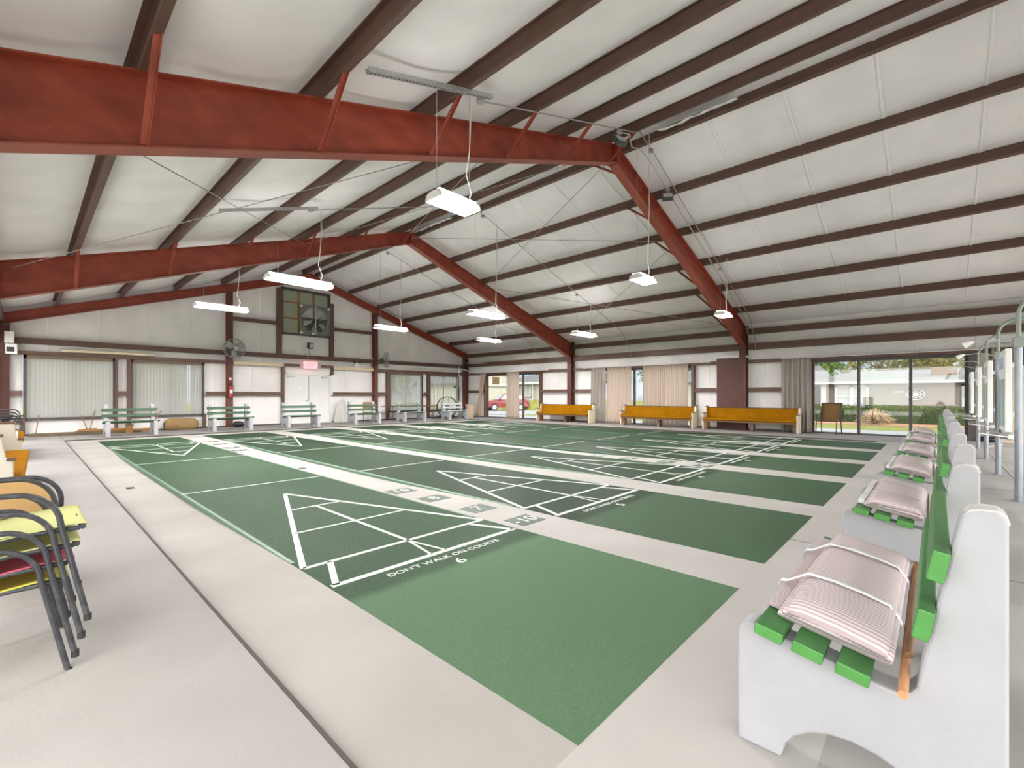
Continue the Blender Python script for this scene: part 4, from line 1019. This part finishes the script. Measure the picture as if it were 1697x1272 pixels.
# curtain rods
for k, (a, b, l) in enumerate(((-.9, 3.9, 'over the wide glass doors'), (6.2, 11.9, 'over the two cream curtains'), (13.9, 19.2, 'over the glass doors in the far corner'))):
    t = thing('curtain_rod', f'slim white curtain rod {l}', 'curtain rod', (XR - .25, a, 2.50), 0, 'white curtain rods on the glazed wall')
    MB().tube([(0, 0, 0), (0, b - a, 0)], .012, 8).build('rod', 'lampw', t, smooth=True)
    for q in (.12, (b - a) * .5, b - a - .12): MB().box(0, .07, q - .01, q + .01, -.02, .02).build('rod_bracket', 'lampw', t)

# ================================================================ glazed sliding doors in the right wall
def slider(n, y0, y1, z1, posts):
    t = bpy.data.objects.new(f'window_{n}', None); col.objects.link(t); t.location = (XR, y0, ZS); struct(t, 'bronze sliding glass doors')
    L, h = y1 - y0, z1 - ZS; f = .06
    MB().box(-.06, .06, 0, L, 0, .05).build('window_sill', 'bronze', t)
    MB().box(-.06, .06, 0, L, h - .09, h).build('window_head', 'bronze', t)
    ps = [0] + [p - y0 for p in posts] + [L]
    for p in ps:
        a, b = max(0, p - f * .65), min(L, p + f * .65)
        if p in (0, L): a, b = (0, f) if p == 0 else (L - f, L)
        MB().box(-.05, .04, a, b, 0, h).build('window_stile', 'bronze', t)
    for p, q in zip(ps[:-1], ps[1:]):
        MB().box(-.004, .004, p + .01, q - .01, .05, h - .09).build('window_pane', 'glass', t)
    if n == 6: MB().box(-.085, -.05, 1.85 - .09 - y0 * 0 - y0 - .0, 1.85 - y0 - .03, 1.0, 1.16).build('window_handle', 'bronze', t)
slider(6, -.62, 3.0, 2.41, (1.78, .56))
slider(7, 6.93, 11.15, 2.41, (8.35, 9.42))
slider(8, 14.55, 18.45, 2.41, (15.75, 16.62))

# ================================================================ curtains
def curtain(label, y0, y1, m, x=XR - .25, top=2.475, bot=.05, folds=9, amp=.05, pinch=0, lean=None, group=None):
    t = thing('curtain', label, 'curtain', (x, (y0 + y1) / 2, 0), 0, group)
    w = (y1 - y0) / 2; seed = y0 * 3.7
    def f(u, v):
        z = bot + (top - bot) * v
        s = (2 * u - 1); pin = 1 - pinch * (1 - abs(2 * v - 1.0)) if pinch else 1
        ph = folds * 2 * PI * u + .8 * noise.noise((u * 4, v * 1.3, seed))
        a = amp * (1.15 - .45 * v)
        yy = s * w * pin + .012 * math.sin(ph * .5 + 2 * v) + (lean(v) if lean else 0)
        return (a * math.sin(ph) + .02 * noise.noise((u * 7, v * 2, seed)), yy, z)
    MB().grid(f, folds * 10, 16).build('curtain_panel', m, t, smooth='all', solid=.003)
    return t
curtain('grey-taupe curtain gathered beside the wide glass doors, behind the nearest pew', 2.98, 3.84, 'curtain', folds=6, amp=.055)
curtain('dull taupe curtain panel at the far edge of the cream curtains', 10.66, 11.45, 'curtain', folds=9, amp=.035)
curtain('cream back-lit curtain on the far side of the narrow glass gap', 9.42, 10.62, 'curtainl', folds=13, amp=.04)
curtain('cream back-lit curtain on the near side of the narrow glass gap', 7.02, 8.92, 'curtainl', folds=21, amp=.04)
curtain('cream curtain hanging full length between two panes near the far corner', 15.85, 16.72, 'curtainl', folds=6, amp=.06)
curtain('twisted cream curtain pulled aside diagonally near the corner bin', 18.55, 18.95, 'curtainl', folds=4, amp=.05, top=2.47, bot=.06, pinch=.5, lean=lambda v: .45 * (.5 - v))
curtain('short bunch of brown patterned curtain above the beige panel', -1.75, -1.05, 'curtaind', top=2.50, bot=1.75, folds=6, amp=.06)

# beige panel etc. right of the glass doors
t = thing('beige_panel', 'tall beige board standing against the wall behind the scoreboard posts', 'panel', (XR - .42, -1.62, ZS))
MB().box(-.03, .03, -.75, .40, .0, 1.98).build('board', 'beige', t, bevel=.006)
MB().box(-.034, .034, -.75, .40, 1.94, 1.99).build('top_edge', 'creamw', t)
t = thing('black_bag', 'low black crumpled bag on the floor at the foot of the dark post', 'bag', (XR - .35, -1.0, ZS))
MB().grid(lambda u, v: (.13 * math.cos(2 * PI * u) * math.sin(PI * v) * (1 + .3 * noise.noise((u * 6, v * 5, 1))), .20 * math.sin(2 * PI * u) * math.sin(PI * v), .075 - .075 * math.cos(PI * v) + .0 + .03 * noise.noise((u * 5, v * 4, 8)) * math.sin(PI * v)), 24, 12).build('bag_body', 'blackbag', t, smooth='all')
struct(MB().box(XR - .16, XR, YB, -.85, ZS, 2.40).build('wall_panel_trim', 'beige'))

# ================================================================ things along the end wall
t = thing('straw_bale', 'long brown straw bale on the floor under the second blind', 'bale', (3.85, 19.80, ZS + .20))
MB().grid(lambda u, v: ((v - .5) * 1.0, (.20 + .022 * noise.noise((u * 9, v * 14, 1)) - .10 * (abs(2 * v - 1) ** 8)) * math.cos(2 * PI * u), (.21 + .022 * noise.noise((u * 9, v * 14, 5)) - .10 * (abs(2 * v - 1) ** 8)) * math.sin(2 * PI * u)), 40, 44).build('straw_body', 'hay', t, smooth='all')
for x in (-.25, .25): MB().tube([(x, .212 * math.cos(2 * PI * k / 24), .222 * math.sin(2 * PI * k / 24)) for k in range(24)], .006, 5, closed=True).build('twine', 'timber', t)
tm = [((.15, 19.72), (1.75, 19.62), .10, .09, 'timberd', 'dark weathered timber lying on the floor under the first blind, rear one', 0),
      ((.10, 19.50), (2.7, 19.50), .08, .07, 'timberd', 'long dark timber lying flat before the others under the first blind', 0),
      ((1.10, 19.88), (3.05, 19.80), .09, .11, 'timber', 'orange timber beam lying along the wall behind the first green bench', 0),
      ((1.15, 19.66), (2.35, 19.62), .07, .06, 'timber', 'short orange timber lying on top of the dark ones under the first blind', .10)]
for a, b, w, h, m, l, dz in tm:
    z = ZS + dz + h / 2
    o = MB().bar((*a, z), (*b, z), w, h).build('timber_beam', m, bevel=.006); tag(o, l, 'timber')
def broom(a, b, m, l):
    t = thing('push_stick', l, 'stick', a)
    d = Vector(b) - Vector(a)
    MB().tube([(0, 0, 0), d], .014, 8).build('stick_shaft', m, t, smooth=True)
    MB().box(-.16, .16, -.035, .035, -.0, .05).build('stick_head', 'timberd', t, bevel=.008)
broom((.23, 19.86, ZS), (.31, 20.07, .66), 'brownwood', 'wooden stick leaning against the first blind, closest to the far left corner')
broom((1.42, 19.98, ZS + .02), (1.25, 20.07, .62), 'timber', 'orange stick leaning left against the wall below the first blind')
broom((1.44, 20.06 - .22, ZS + .12), (1.58, 20.07, .78), 'brownwood', 'brown stick leaning right, crossing the orange one below the first blind')
broom((2.90, 19.9, ZS), (3.32, 20.07, .72), 'timber', 'orange stick leaning at the straw bale beside the first green bench')
t = thing('wooden_block', 'orange wooden block standing behind the first green bench', 'block', (2.35, 19.35, ZS)); MB().box(-.08, .08, -.10, .10, 0, .24).build('block_body', 'timber', t, bevel=.008); MB().box(-.10, .10, -.12, .12, .24, .27).build('block_cap', 'timberd', t)
t = thing('black_bag', 'black plastic bag on the floor behind the second green bench', 'bag', (5.62, 19.62, ZS))
MB().grid(lambda u, v: ((.21 + .05 * noise.noise((u * 5, v * 4, 2))) * math.cos(2 * PI * u) * math.sin(PI * v), .15 * math.sin(2 * PI * u) * math.sin(PI * v), .12 - .12 * math.cos(PI * v) + .03 * noise.noise((u * 6, v * 5, 3)) * math.sin(PI * v)), 28, 14).build('bag_body', 'blackbag', t, smooth='all')
t = thing('plastic_sheet', 'crumpled white plastic sheet heaped against the wall right of the double door', 'sheet', (9.92, 19.98, ZS))
MB().grid(lambda u, v: ((u - .5) * (.78 - .52 * v ** 1.4) + .05 * noise.noise((u * 5, v * 2, 4)), -.10 - .14 * (1 - v) * math.sin(PI * u) + .05 * math.sin(u * 23 + 2 * v) * (1 - .4 * v), 1.05 * v * (1 - .12 * abs(u - .5))), 60, 30).build('draped_sheet', 'sheet', t, smooth='all', solid=.004)
t = thing('folding_table', 'long table with dark maroon top standing behind the grey-green bench', 'table', (13.2, 19.25, ZS))
MB().box(-1.45, 1.45, -.36, .36, .67, .71).build('table_top', 'table', t, bevel=.006)
for x in (-1.2, 1.2):
    for y in (-.28, .28): MB().tube([(x, y, 0), (x, y, .67)], .016, 8).build('leg', 'table', t, smooth=True)
    MB().tube([(x, -.28, .18), (x, .28, .18)], .012, 6).build('leg_brace', 'table', t, smooth=True)
# big ring (drum) fan
t = thing('drum_fan', 'big black ring-shaped floor fan standing behind the pale grey bench', 'fan', (15.55, 19.30, ZS), R(-32))
n = 48; rr, cz = .56, .60
mb = MB(); vs = []
for y, q in ((-.16, rr), (.16, rr), (.16, rr - .035), (-.16, rr - .035)):
    vs += [(q * math.cos(2 * PI * k / n), y, cz + q * math.sin(2 * PI * k / n)) for k in range(n)]
fs = [(a * n + k, a * n + (k + 1) % n, ((a + 1) % 4) * n + (k + 1) % n, ((a + 1) % 4) * n + k) for a in range(4) for k in range(n)]
mb.add(vs, fs).build('drum_ring', 'black', t, smooth=True)
for x in (-.10, .10): MB().box(x - .03, x + .03, -.03, .03, cz - rr + .02, cz + rr - .02).build('motor_strut', 'pole', t)
MB().cyl((0, cz), .11, -.12, .12, 'y', 20).build('motor', 'darkgreen', t, smooth=True)
for k in range(2):
    a = PI * k + .35; c, s = math.cos(a), math.sin(a)
    MB().grid(lambda u, v: ((.11 + .38 * v) * c - (u - .5) * .15 * s, (u - .5) * .07 + .06, cz + (.11 + .38 * v) * s + (u - .5) * .15 * c), 3, 4).build('fan_blade', 'galv', t, smooth='all', solid=.004)
for s in (-1, 1):
    MB().box(s * .34 - .03, s * .34 + .03, -.20, .20, .06, .16).build('foot_bracket', 'black', t)
    for y in (-.17, .17): MB().cyl((y, .055), .055, s * .34 - .02, s * .34 + .02, 'x', 16).build('wheel', 'tyre', t, smooth=True)
t = thing('trash_bin', 'tan plastic bin with lid in the corner beside the twisted curtain', 'bin', (16.70, 18.75, ZS))
MB().cyl((0, 0), .20, 0, .70, n=24, r2=.25).build('bin_body', 'plastict', t, smooth=True)
MB().cyl((0, 0), .265, .70, .74, n=24, r2=.25).build('bin_lid', 'beige', t, smooth=True)
MB().tube([(-.14, 0, .735), (-.10, 0, .80), (.10, 0, .80), (.14, 0, .735)], .012, 6).build('lid_handle', 'card', t, smooth=True)
t = thing('wall_box', 'white box with dark display fixed to the far left corner column', 'box', (-.255, 19.86, 2.48))
MB().box(-.12, .12, -.05, .02, 0, .30).build('box_body', 'plasticw', t, bevel=.01); MB().box(-.10, .06, -.054, -.05, .06, .20).build('display', 'black', t)
MB().box(-.14, .06, -.05, .02, .32, .66).build('box_cover', 'plasticw', t, bevel=.01)

# ================================================================ outside
GZ = -.30
def gplane(name, x0, x1, y0, y1, z, m):
    return struct(MB().box(x0, x1, y0, y1, z - .05, z).build(name, m))
gplane('ground_lawn', -60, 120, -60, 120, GZ, 'grass')
gplane('ground_path', XR + .3, 25.6, -30, 16.2, GZ + .02, 'asphalt')
gplane('ground_road', XR + .3, 26.0, 16.2, 60, GZ + .02, 'asphalt')
gplane('ground_lawn', 18.3, 21.5, 18.0, 26.0, GZ + .04, 'grass')
gplane('ground_path', -14, XL - .3, -30, 40, GZ + .2, 'bounce_ground')
gplane('ground_path', -14, 30, -22, YB - .05, GZ + .2, 'bounce_ground')
gplane('ground_road', 25.6, 60, 24, 38, GZ + .02, 'asphalt')

def siding(name, x, y0, y1, z0, z1, m, parent, facing=-1, lap=.16):
    n = int((z1 - z0) / lap); p = [(x + .10, z0)]
    q = []
    for k in range(n):
        q += [(x - .02, z0 + lap * k), (x, z0 + lap * (k + 1))]
    q += [(x, z1), (x + .10, z1)]
    return MB().prism(p + q, 'y', y0, y1).build(name, m, parent)
def win(parent, x, yc, zc, w, h, double=True):
    f = MB().box(x - .10, x - .01, yc - w / 2, yc + w / 2, zc - h / 2, zc - h / 2 + .10)
    fr = f.box(x - .10, x - .01, yc - w / 2, yc + w / 2, zc + h / 2 - .10, zc + h / 2).box(x - .10, x - .01, yc - w / 2, yc - w / 2 + .12, zc - h / 2, zc + h / 2).box(x - .10, x - .01, yc + w / 2 - .12, yc + w / 2, zc - h / 2, zc + h / 2)
    if double: fr.box(x - .10, x - .01, yc - .09, yc + .09, zc - h / 2, zc + h / 2)
    fr.box(x - .08, x - .02, yc - w / 2, yc + w / 2, zc - .03, zc + .03)
    o = fr.build('window_frame', 'white', parent)
    MB().box(x - .05, x - .03, yc - w / 2 + .08, yc + w / 2 - .08, zc, zc + h / 2 - .08).build('upper_sash_pane', 'wblind', o)
    MB().box(x - .05, x - .03, yc - w / 2 + .08, yc + w / 2 - .08, zc - h / 2 + .08, zc).build('lower_sash_pane', 'wglass', o)
    return o
HX = 33.5
h = thing('mobile_home', 'tan-sided mobile home with grey shingle roof across the lawn, seen through the wide glass doors', 'house', (0, 0, 0))
siding('siding_wall', HX, -14, 5.1, GZ, 2.05, 'siding', h)
MB().box(HX + .1, HX + 7.8, 5.0, 5.1, GZ, 2.05).build('end_wall', 'siding', h)
MB().box(HX - .06, HX + .1, 4.95, 5.22, GZ, 2.05).build('corner_trim', 'white', h)
MB().box(HX - .45, HX - .38, -14.2, 5.9, 1.93, 2.14).build('fascia_board', 'white', h)
MB().box(HX - .40, HX, -14.2, 5.9, 1.93, 1.96).build('soffit', 'white', h)
MB().add([(HX - .5, -14.3, 2.12), (HX - .5, 6.0, 2.12), (HX + 4, 4.0, 2.82), (HX + 4, -14.3, 2.82), (HX + 8.5, 6.0, 2.12), (HX + 8.5, -14.3, 2.12)], [(0, 1, 2, 3), (1, 4, 2), (3, 2, 4, 5), (0, 3, 5), (0, 5, 4, 1)]).build('roof', 'shingle', h)
win(h, HX, 3.70, 1.16, 1.62, 1.38); win(h, HX, -2.05, 1.10, 2.2, 1.50)
b = MB().box(HX + 1.1, HX + 1.6, -.80, .24, 2.30, 2.84).build('roof_vent', 'ventb', h)
MB().box(HX - .03, HX - .015, 1.36, 1.75, 1.42, 1.48).build('house_number_strip', 'white', h)
siding('brick_skirting', HX - .06, -14, -2.2, GZ, .62, 'brick', h, lap=.12)
o = thing('wall_ornament', 'oval grey scrollwork medallion on the tan house wall', 'ornament', (HX - .06, .85, 1.30))
mb = MB(); mb.tube([(0, .36 * math.cos(2 * PI * k / 32), .30 * math.sin(2 * PI * k / 32)) for k in range(32)], .03, 6, closed=True); mb.build('outer_ring', 'galv', o, smooth=True)
MB().tube([(0, .22 * math.cos(2 * PI * k / 32), .17 * math.sin(2 * PI * k / 32)) for k in range(32)], .022, 6, closed=True).build('inner_ring', 'galv', o, smooth=True)
for k in range(8):
    a = PI * k / 4; MB().bar((0, .08 * math.cos(a), .07 * math.sin(a)), (0, .35 * math.cos(a), .29 * math.sin(a)), .03, .03).build('scroll_spoke', 'galv', o)
MB().cyl((0, 0), .10, -.03, .03, 'x', 20).build('hub', 'plasticw', o, smooth=True)
o = thing('window_ornament', 'round white lattice ornament hanging in the right-hand house window', 'ornament', (HX - .14, -1.42, 1.42))
MB().cyl((0, 0), .40, -.012, .012, 'x', 32).build('disc', 'white', o)
for k in range(5): MB().box(-.02, -.012, -.24 + .12 * k - .012, -.24 + .12 * k + .012, -.26, .26).build('lattice_bar', 'plasticw', o)
o = thing('door_plate', 'small purple plate with white swirl on the pale brick skirting of the house', 'plate', (HX - .14, -2.55, .58))
MB().box(-.02, .0, -.26, .26, -.24, .24).build('plate', 'purple', o, bevel=.01); MB().tube([(-.028, .14 * math.cos(a), .13 * math.sin(a)) for a in [2 * PI * k / 20 for k in range(16)]], .03, 6).build('white_swirl', 'white', o, smooth=True)

def leaves(mb, n, fn, s0, s1):
    for _ in range(n):
        p = Vector(fn()); d = Vector((random.gauss(0, 1), random.gauss(0, 1), random.gauss(0, 1))).normalized(); u = d.orthogonal().normalized(); w = d.cross(u)
        a = random.random() * 6.28; u, w = u * math.cos(a) + w * math.sin(a), w * math.cos(a) - u * math.sin(a)
        q = random.uniform(s0, s1)
        mb.add([p - u * q, p + w * q * .45, p + u * q, p - w * q * .45], [(0, 1, 2, 3)])
def build_hedge(x0, x1, y0, y1, zt, label):
    t = thing('hedge', label, 'hedge', ((x0 + x1) / 2, (y0 + y1) / 2, GZ + .06)); w, L, H = (x1 - x0) / 2, (y1 - y0) / 2, zt - GZ
    MB().box(-w + .12, w - .12, -L + .1, L - .1, .02, H - .12).build('inner_branches', 'hedge', t)
    def fn():
        f = random.random(); y = random.uniform(-L, L); nz = .06 * noise.noise((y * .9, 0, 2))
        if f < .55: return (-w + random.uniform(-.02, .14), y, random.uniform(.10, H + nz))
        if f < .9: return (random.uniform(-w, w), y, H + random.uniform(-.12, .03) + nz)
        return (random.uniform(-w, w), random.choice((-L, L)), random.uniform(.1, H))
    mb = MB(); leaves(mb, int(700 * L), fn, .04, .09); mb.build('leafy_hedge', 'hedge', t)
build_hedge(31.8, 32.7, -1.9, 8.2, .60, 'long clipped green hedge in front of the tan house')
o = MB().box(29.8, 33.3, -14, 9.5, GZ - .02, GZ + .05).build('mulch_bed', 'mulch', bevel=.02); tag(o, 'strip of reddish mulch along the hedge and house', 'mulch bed', kind='stuff')
t = thing('dry_bush', 'brown dried palm-like bush in front of the hedge', 'bush', (30.4, 2.35, GZ + .075))
mb = MB()
for k in range(150):
    a = random.uniform(0, 2 * PI); r = random.uniform(.35, 1.0); hgt = random.uniform(.15, .85) * (1.25 - .6 * r)
    p1 = (r * .5 * math.cos(a), r * .5 * math.sin(a), hgt); p2 = (r * math.cos(a), r * math.sin(a), max(.05, hgt * random.uniform(.1, .9)))
    mb.tube([(.05 * math.cos(a), .05 * math.sin(a), 0), p1, p2], [.018, .022, .006], 4)
mb.build('dry_fronds', 'deadleaf', t)
def tree(label, x, y, h, r, m, group='trees beyond the houses', n=2600, trunk=True):
    t = thing('tree', label, 'tree', (x, y, GZ), 0, group)
    blobs = [(random.uniform(-.6, .6) * r, random.uniform(-.75, .75) * r, h - r * .7 + random.uniform(-.55, .30) * r, random.uniform(.35, .6) * r) for _ in range(13)]
    if trunk:
        MB().tube([(0, 0, 0), (.1, .05, h * .4), (0, 0, h * .8)], [r * .09, r * .07, r * .03], 8).build('trunk', 'bark', t, smooth=True)
        mb = MB()
        for bx, by, bz, br in blobs[:7]: mb.tube([(0, 0, h * .45), (bx * .5, by * .5, (bz + h * .45) / 2 + .2), (bx, by, bz)], [r * .045, r * .03, r * .012], 5)
        mb.build('branches', 'bark', t)
    def fn():
        bx, by, bz, br = random.choice(blobs); d = Vector((random.gauss(0, 1), random.gauss(0, 1), random.gauss(0, 1))).normalized() * br * random.uniform(.55, 1.05)
        return (bx + d.x, by + d.y, bz + d.z * .8)
    mb = MB(); leaves(mb, n, fn, r * .03, r * .075); mb.build('foliage', m, t)
    return t
tree('dense green tree rising over the left end of the tan house roof', 57, 10.5, 8.0, 4.2, 'leaf')
tree('olive-brown spreading tree over the middle of the tan house roof', 51, 2.0, 6.8, 3.8, 'leafb')
tree('smaller green tree just right of the middle door post above the roof', 60, -3.6, 6.2, 2.8, 'leaf')
tree('green tree above the roof behind the brown vent', 50, -8.6, 6.6, 4.0, 'leafb')
tree('tall green tree seen through the narrow gap between the cream curtains', 53, 22.0, 8.5, 4.3, 'leaf')
tree('green tree over the white house seen beside the farthest pew', 60, 46, 9.0, 4.6, 'leafb')
tree('green tree outside the half-open far blind', 24, 42, 8.0, 4.5, 'leaf')

h = thing('white_house', 'white house with grey roof, just left of the tan house', 'house', (0, 0, 0))
siding('siding_wall', 37.5, 6.3, 16, GZ, 2.3, 'sidingw', h); MB().box(37.6, 45, 6.25, 6.35, GZ, 2.3).build('end_wall', 'sidingw', h)
MB().add([(37, 5.8, 2.3), (37, 16.4, 2.3), (41.3, 16.4, 3.5), (41.3, 6.5, 3.5), (45.6, 5.8, 2.3), (45.6, 16.4, 2.3)], [(0, 1, 2, 3), (3, 2, 5, 4), (0, 3, 4), (1, 5, 2), (0, 4, 5, 1)]).build('roof', 'shingle', h)
win(h, 37.5, 6.95, 1.1, .7, 1.5, False); win(h, 37.5, 11.5, 1.1, 1.6, 1.3)
h = thing('white_house', 'white house with white posts behind a low grass bank, seen beside the farthest pew', 'house', (0, 0, 0))
siding('siding_wall', 37.0, 25.0, 35.2, GZ, 2.55, 'sidingw', h); MB().box(37.1, 45, 35.1, 35.2, GZ, 2.5).build('end_wall', 'sidingw', h)
MB().box(36.4, 36.55, 24.8, 35.4, 2.42, 2.66).build('fascia_board', 'white', h)
MB().add([(36.4, 24.6, 2.64), (36.4, 35.6, 2.64), (41, 35.6, 3.6), (41, 24.6, 3.6), (45.6, 24.6, 2.64), (45.6, 35.6, 2.64)], [(0, 1, 2, 3), (3, 2, 5, 4), (0, 3, 4), (1, 5, 2), (0, 4, 5, 1)]).build('roof', 'shingle', h)
win(h, 37.0, 32.05, 1.75, .8, 1.45, False); win(h, 37.0, 29.0, 1.7, .8, 1.4, False)
for y in (31.2, 33.3): MB().box(36.55, 36.68, y - .06, y + .06, GZ, 2.45).build('porch_post', 'white', h)
o = MB().prism([(34.2, GZ), (35.3, .66), (37.0, .74), (37.0, GZ)], 'y', 24.5, 35.8).build('lawn_bank', 'grass'); struct(o)
h = thing('gable_house', 'pale yellow gabled house with brown vent behind the red car', 'house', (0, 0, 0))
MB().prism([(37.5, GZ), (49.5, GZ), (49.5, 2.7), (43.5, 4.7), (37.5, 2.7)], 'y', 43.6, 52).build('gable_wall', 'creamw', h)
MB().prism([(37.0, 2.55), (43.5, 4.72), (50, 2.55), (50, 2.8), (43.5, 4.98), (37, 2.8)], 'y', 43.2, 52.4).build('roof', 'shingle', h)
MB().box(42.9, 44.1, 43.52, 43.62, 2.75, 3.7).build('gable_vent', 'ventb', h)
MB().box(37.5, 49.5, 43.4, 43.6, 2.45, 2.7).build('trim_board', 'white', h)

# red car on the road
t = thing('car', 'red sport utility car on the road outside the far corner doors', 'car', (32.9, 31.6, GZ + .02), R(62))
side = [(-2.2, .42), (-2.25, .75), (-2.15, 1.0), (-1.95, 1.08), (-1.55, 1.62), (-.4, 1.70), (.35, 1.62), (1.05, 1.10), (1.9, 1.0), (2.2, .85), (2.25, .5), (2.1, .35), (-2.0, .35)]
mb = MB(); n = len(side)
vs = []
for x_, k in ((-.88, 1), (-.80, 1), (.80, 1), (.88, 1)):
    for (a, z) in side:
        inset = 1 if abs(x_) > .85 else 0
        zz_ = min(z, 1.05) if inset else z
        vs.append((x_ * (1 - .14 * max(0, z - 1.05)), a * (.985 if inset else 1), zz_ if inset else z))
fs = [(r * n + k, r * n + (k + 1) % n, (r + 1) * n + (k + 1) % n, (r + 1) * n + k) for r in range(3) for k in range(n)] + [tuple(range(n))[::-1], tuple(range(3 * n, 4 * n))]
mb.add(vs, fs).build('body_shell', 'carred', t, bevel=.03)
MB().add([(-.70, 1.08, 1.12), (.70, 1.08, 1.12), (.62, .42, 1.60), (-.62, .42, 1.60)], [(0, 1, 2, 3)]).build('windscreen', 'wglass', t, solid=.02)
for s in (-1, 1):
    MB().add([(s * .845, .85, 1.12), (s * .845, -1.6, 1.12), (s * .775, -1.4, 1.55), (s * .775, .35, 1.55)], [(0, 1, 2, 3)]).build('side_window', 'wglass', t, solid=.02)
    MB().box(s * .98 - .10, s * .98 + .10, .78, .92, 1.02, 1.18).build('wing_mirror', 'black', t, bevel=.02)
    MB().box(s * .68 - .17, s * .68 + .17, 2.14, 2.24, .72, .86).build('headlamp', 'lens', t, bevel=.02)
    for y in (-1.35, 1.40):
        w_ = MB().cyl((y, .36), .36, s * .78 - .11, s * .78 + .11, 'x', 28).build('wheel', 'tyre', t, smooth=True)
        MB().cyl((y, .36), .22, s * .90 - .008, s * .90 + .008, 'x', 20).build('hub_cap', 'galv', w_, smooth=True)
MB().box(-.80, .80, 2.18, 2.29, .40, .58).build('bumper', 'black', t, bevel=.03)
MB().box(-.40, .40, 2.20, 2.275, .66, .82).build('grille', 'black', t, bevel=.02)

# ================================================================ light, sky, camera
w = bpy.data.worlds.new('sky'); sc.world = w; w.use_nodes = True; nt = w.node_tree; L = nt.links.new
bg = nt.nodes['Background']; tc = nt.nodes.new('ShaderNodeTexCoord'); sp = nt.nodes.new('ShaderNodeSeparateXYZ'); L(tc.outputs['Generated'], sp.inputs[0])
mp = nt.nodes.new('ShaderNodeMapping'); mp.inputs['Scale'].default_value = (1, 1, 2.6); L(tc.outputs['Generated'], mp.inputs['Vector'])
nz = nt.nodes.new('ShaderNodeTexNoise'); nz.inputs['Scale'].default_value = 4.2; nz.inputs['Detail'].default_value = 8; nz.inputs['Roughness'].default_value = .55; L(mp.outputs[0], nz.inputs['Vector'])
cr = nt.nodes.new('ShaderNodeValToRGB'); e = cr.color_ramp.elements; e[0].position, e[1].position = .42, .62; e[0].color = (0, 0, 0, 1); e[1].color = (1, 1, 1, 1); L(nz.outputs['Fac'], cr.inputs['Fac'])
gr = nt.nodes.new('ShaderNodeValToRGB'); e = gr.color_ramp.elements
e[0].position, e[0].color = 0, (.70, .80, .95, 1); e[1].position, e[1].color = .6, (.30, .50, .92, 1)
k = e.new(.12); k.color = (.54, .70, 1.0, 1); L(sp.outputs['Z'], gr.inputs['Fac'])
mx = nt.nodes.new('ShaderNodeMix'); mx.data_type = 'RGBA'; L(cr.outputs['Color'], mx.inputs['Factor']); L(gr.outputs['Color'], mx.inputs[6]); mx.inputs[7].default_value = (.97, .98, 1.0, 1)
# sky brightened as added fill light, behind and to the left of the camera
dp = nt.nodes.new('ShaderNodeVectorMath'); dp.operation = 'DOT_PRODUCT'; L(tc.outputs['Generated'], dp.inputs[0]); dp.inputs[1].default_value = Vector((-.60, -.62, .50)).normalized()
gl = nt.nodes.new('ShaderNodeMapRange'); gl.interpolation_type = 'SMOOTHSTEP'; gl.inputs['From Min'].default_value = -.15; gl.inputs['From Max'].default_value = .95; gl.inputs['To Min'].default_value = .27; gl.inputs['To Max'].default_value = 1.42
L(dp.outputs['Value'], gl.inputs['Value']); L(gl.outputs[0], bg.inputs['Strength'])
gw = nt.nodes.new('ShaderNodeMapRange'); gw.interpolation_type = 'SMOOTHSTEP'; gw.inputs['From Min'].default_value = -.15; gw.inputs['From Max'].default_value = .6; L(dp.outputs['Value'], gw.inputs['Value'])
mw_ = nt.nodes.new('ShaderNodeMix'); mw_.data_type = 'RGBA'; mw_.inputs[7].default_value = (1.0, .968, .925, 1); L(gw.outputs[0], mw_.inputs['Factor']); L(mx.outputs[2], mw_.inputs[6]); L(mw_.outputs[2], bg.inputs['Color'])

sun = bpy.data.lights.new('sun', 'SUN'); so = bpy.data.objects.new('sun', sun); col.objects.link(so)
sun.energy = .45; sun.angle = R(25); sun.color = (1, .95, .88)
so.rotation_euler = Vector((.30, .50, -.80)).to_track_quat('-Z', 'Y').to_euler()

cam = bpy.data.cameras.new('camera'); co = bpy.data.objects.new('camera', cam); col.objects.link(co)
co.location = (0, 0, 1.27); co.rotation_euler = (PI / 2, 0, -R(46.98))
cam.sensor_width = 36; cam.lens = 754.5 / 1697 * 36; cam.shift_y = 18.3 / 1697; cam.clip_end = 400; cam.clip_start = .05
sc.camera = co
vs_ = sc.view_settings; vs_.view_transform = 'Standard'; vs_.look = 'None'; vs_.gamma = 1; vs_.use_curve_mapping = False; vs_.exposure = 1.93
cy = sc.cycles; cy.use_denoising = True; cy.max_bounces = 10; cy.diffuse_bounces = 6; cy.transparent_max_bounces = 16; cy.caustics_reflective = False; cy.caustics_refractive = False; cy.sample_clamp_indirect = 6
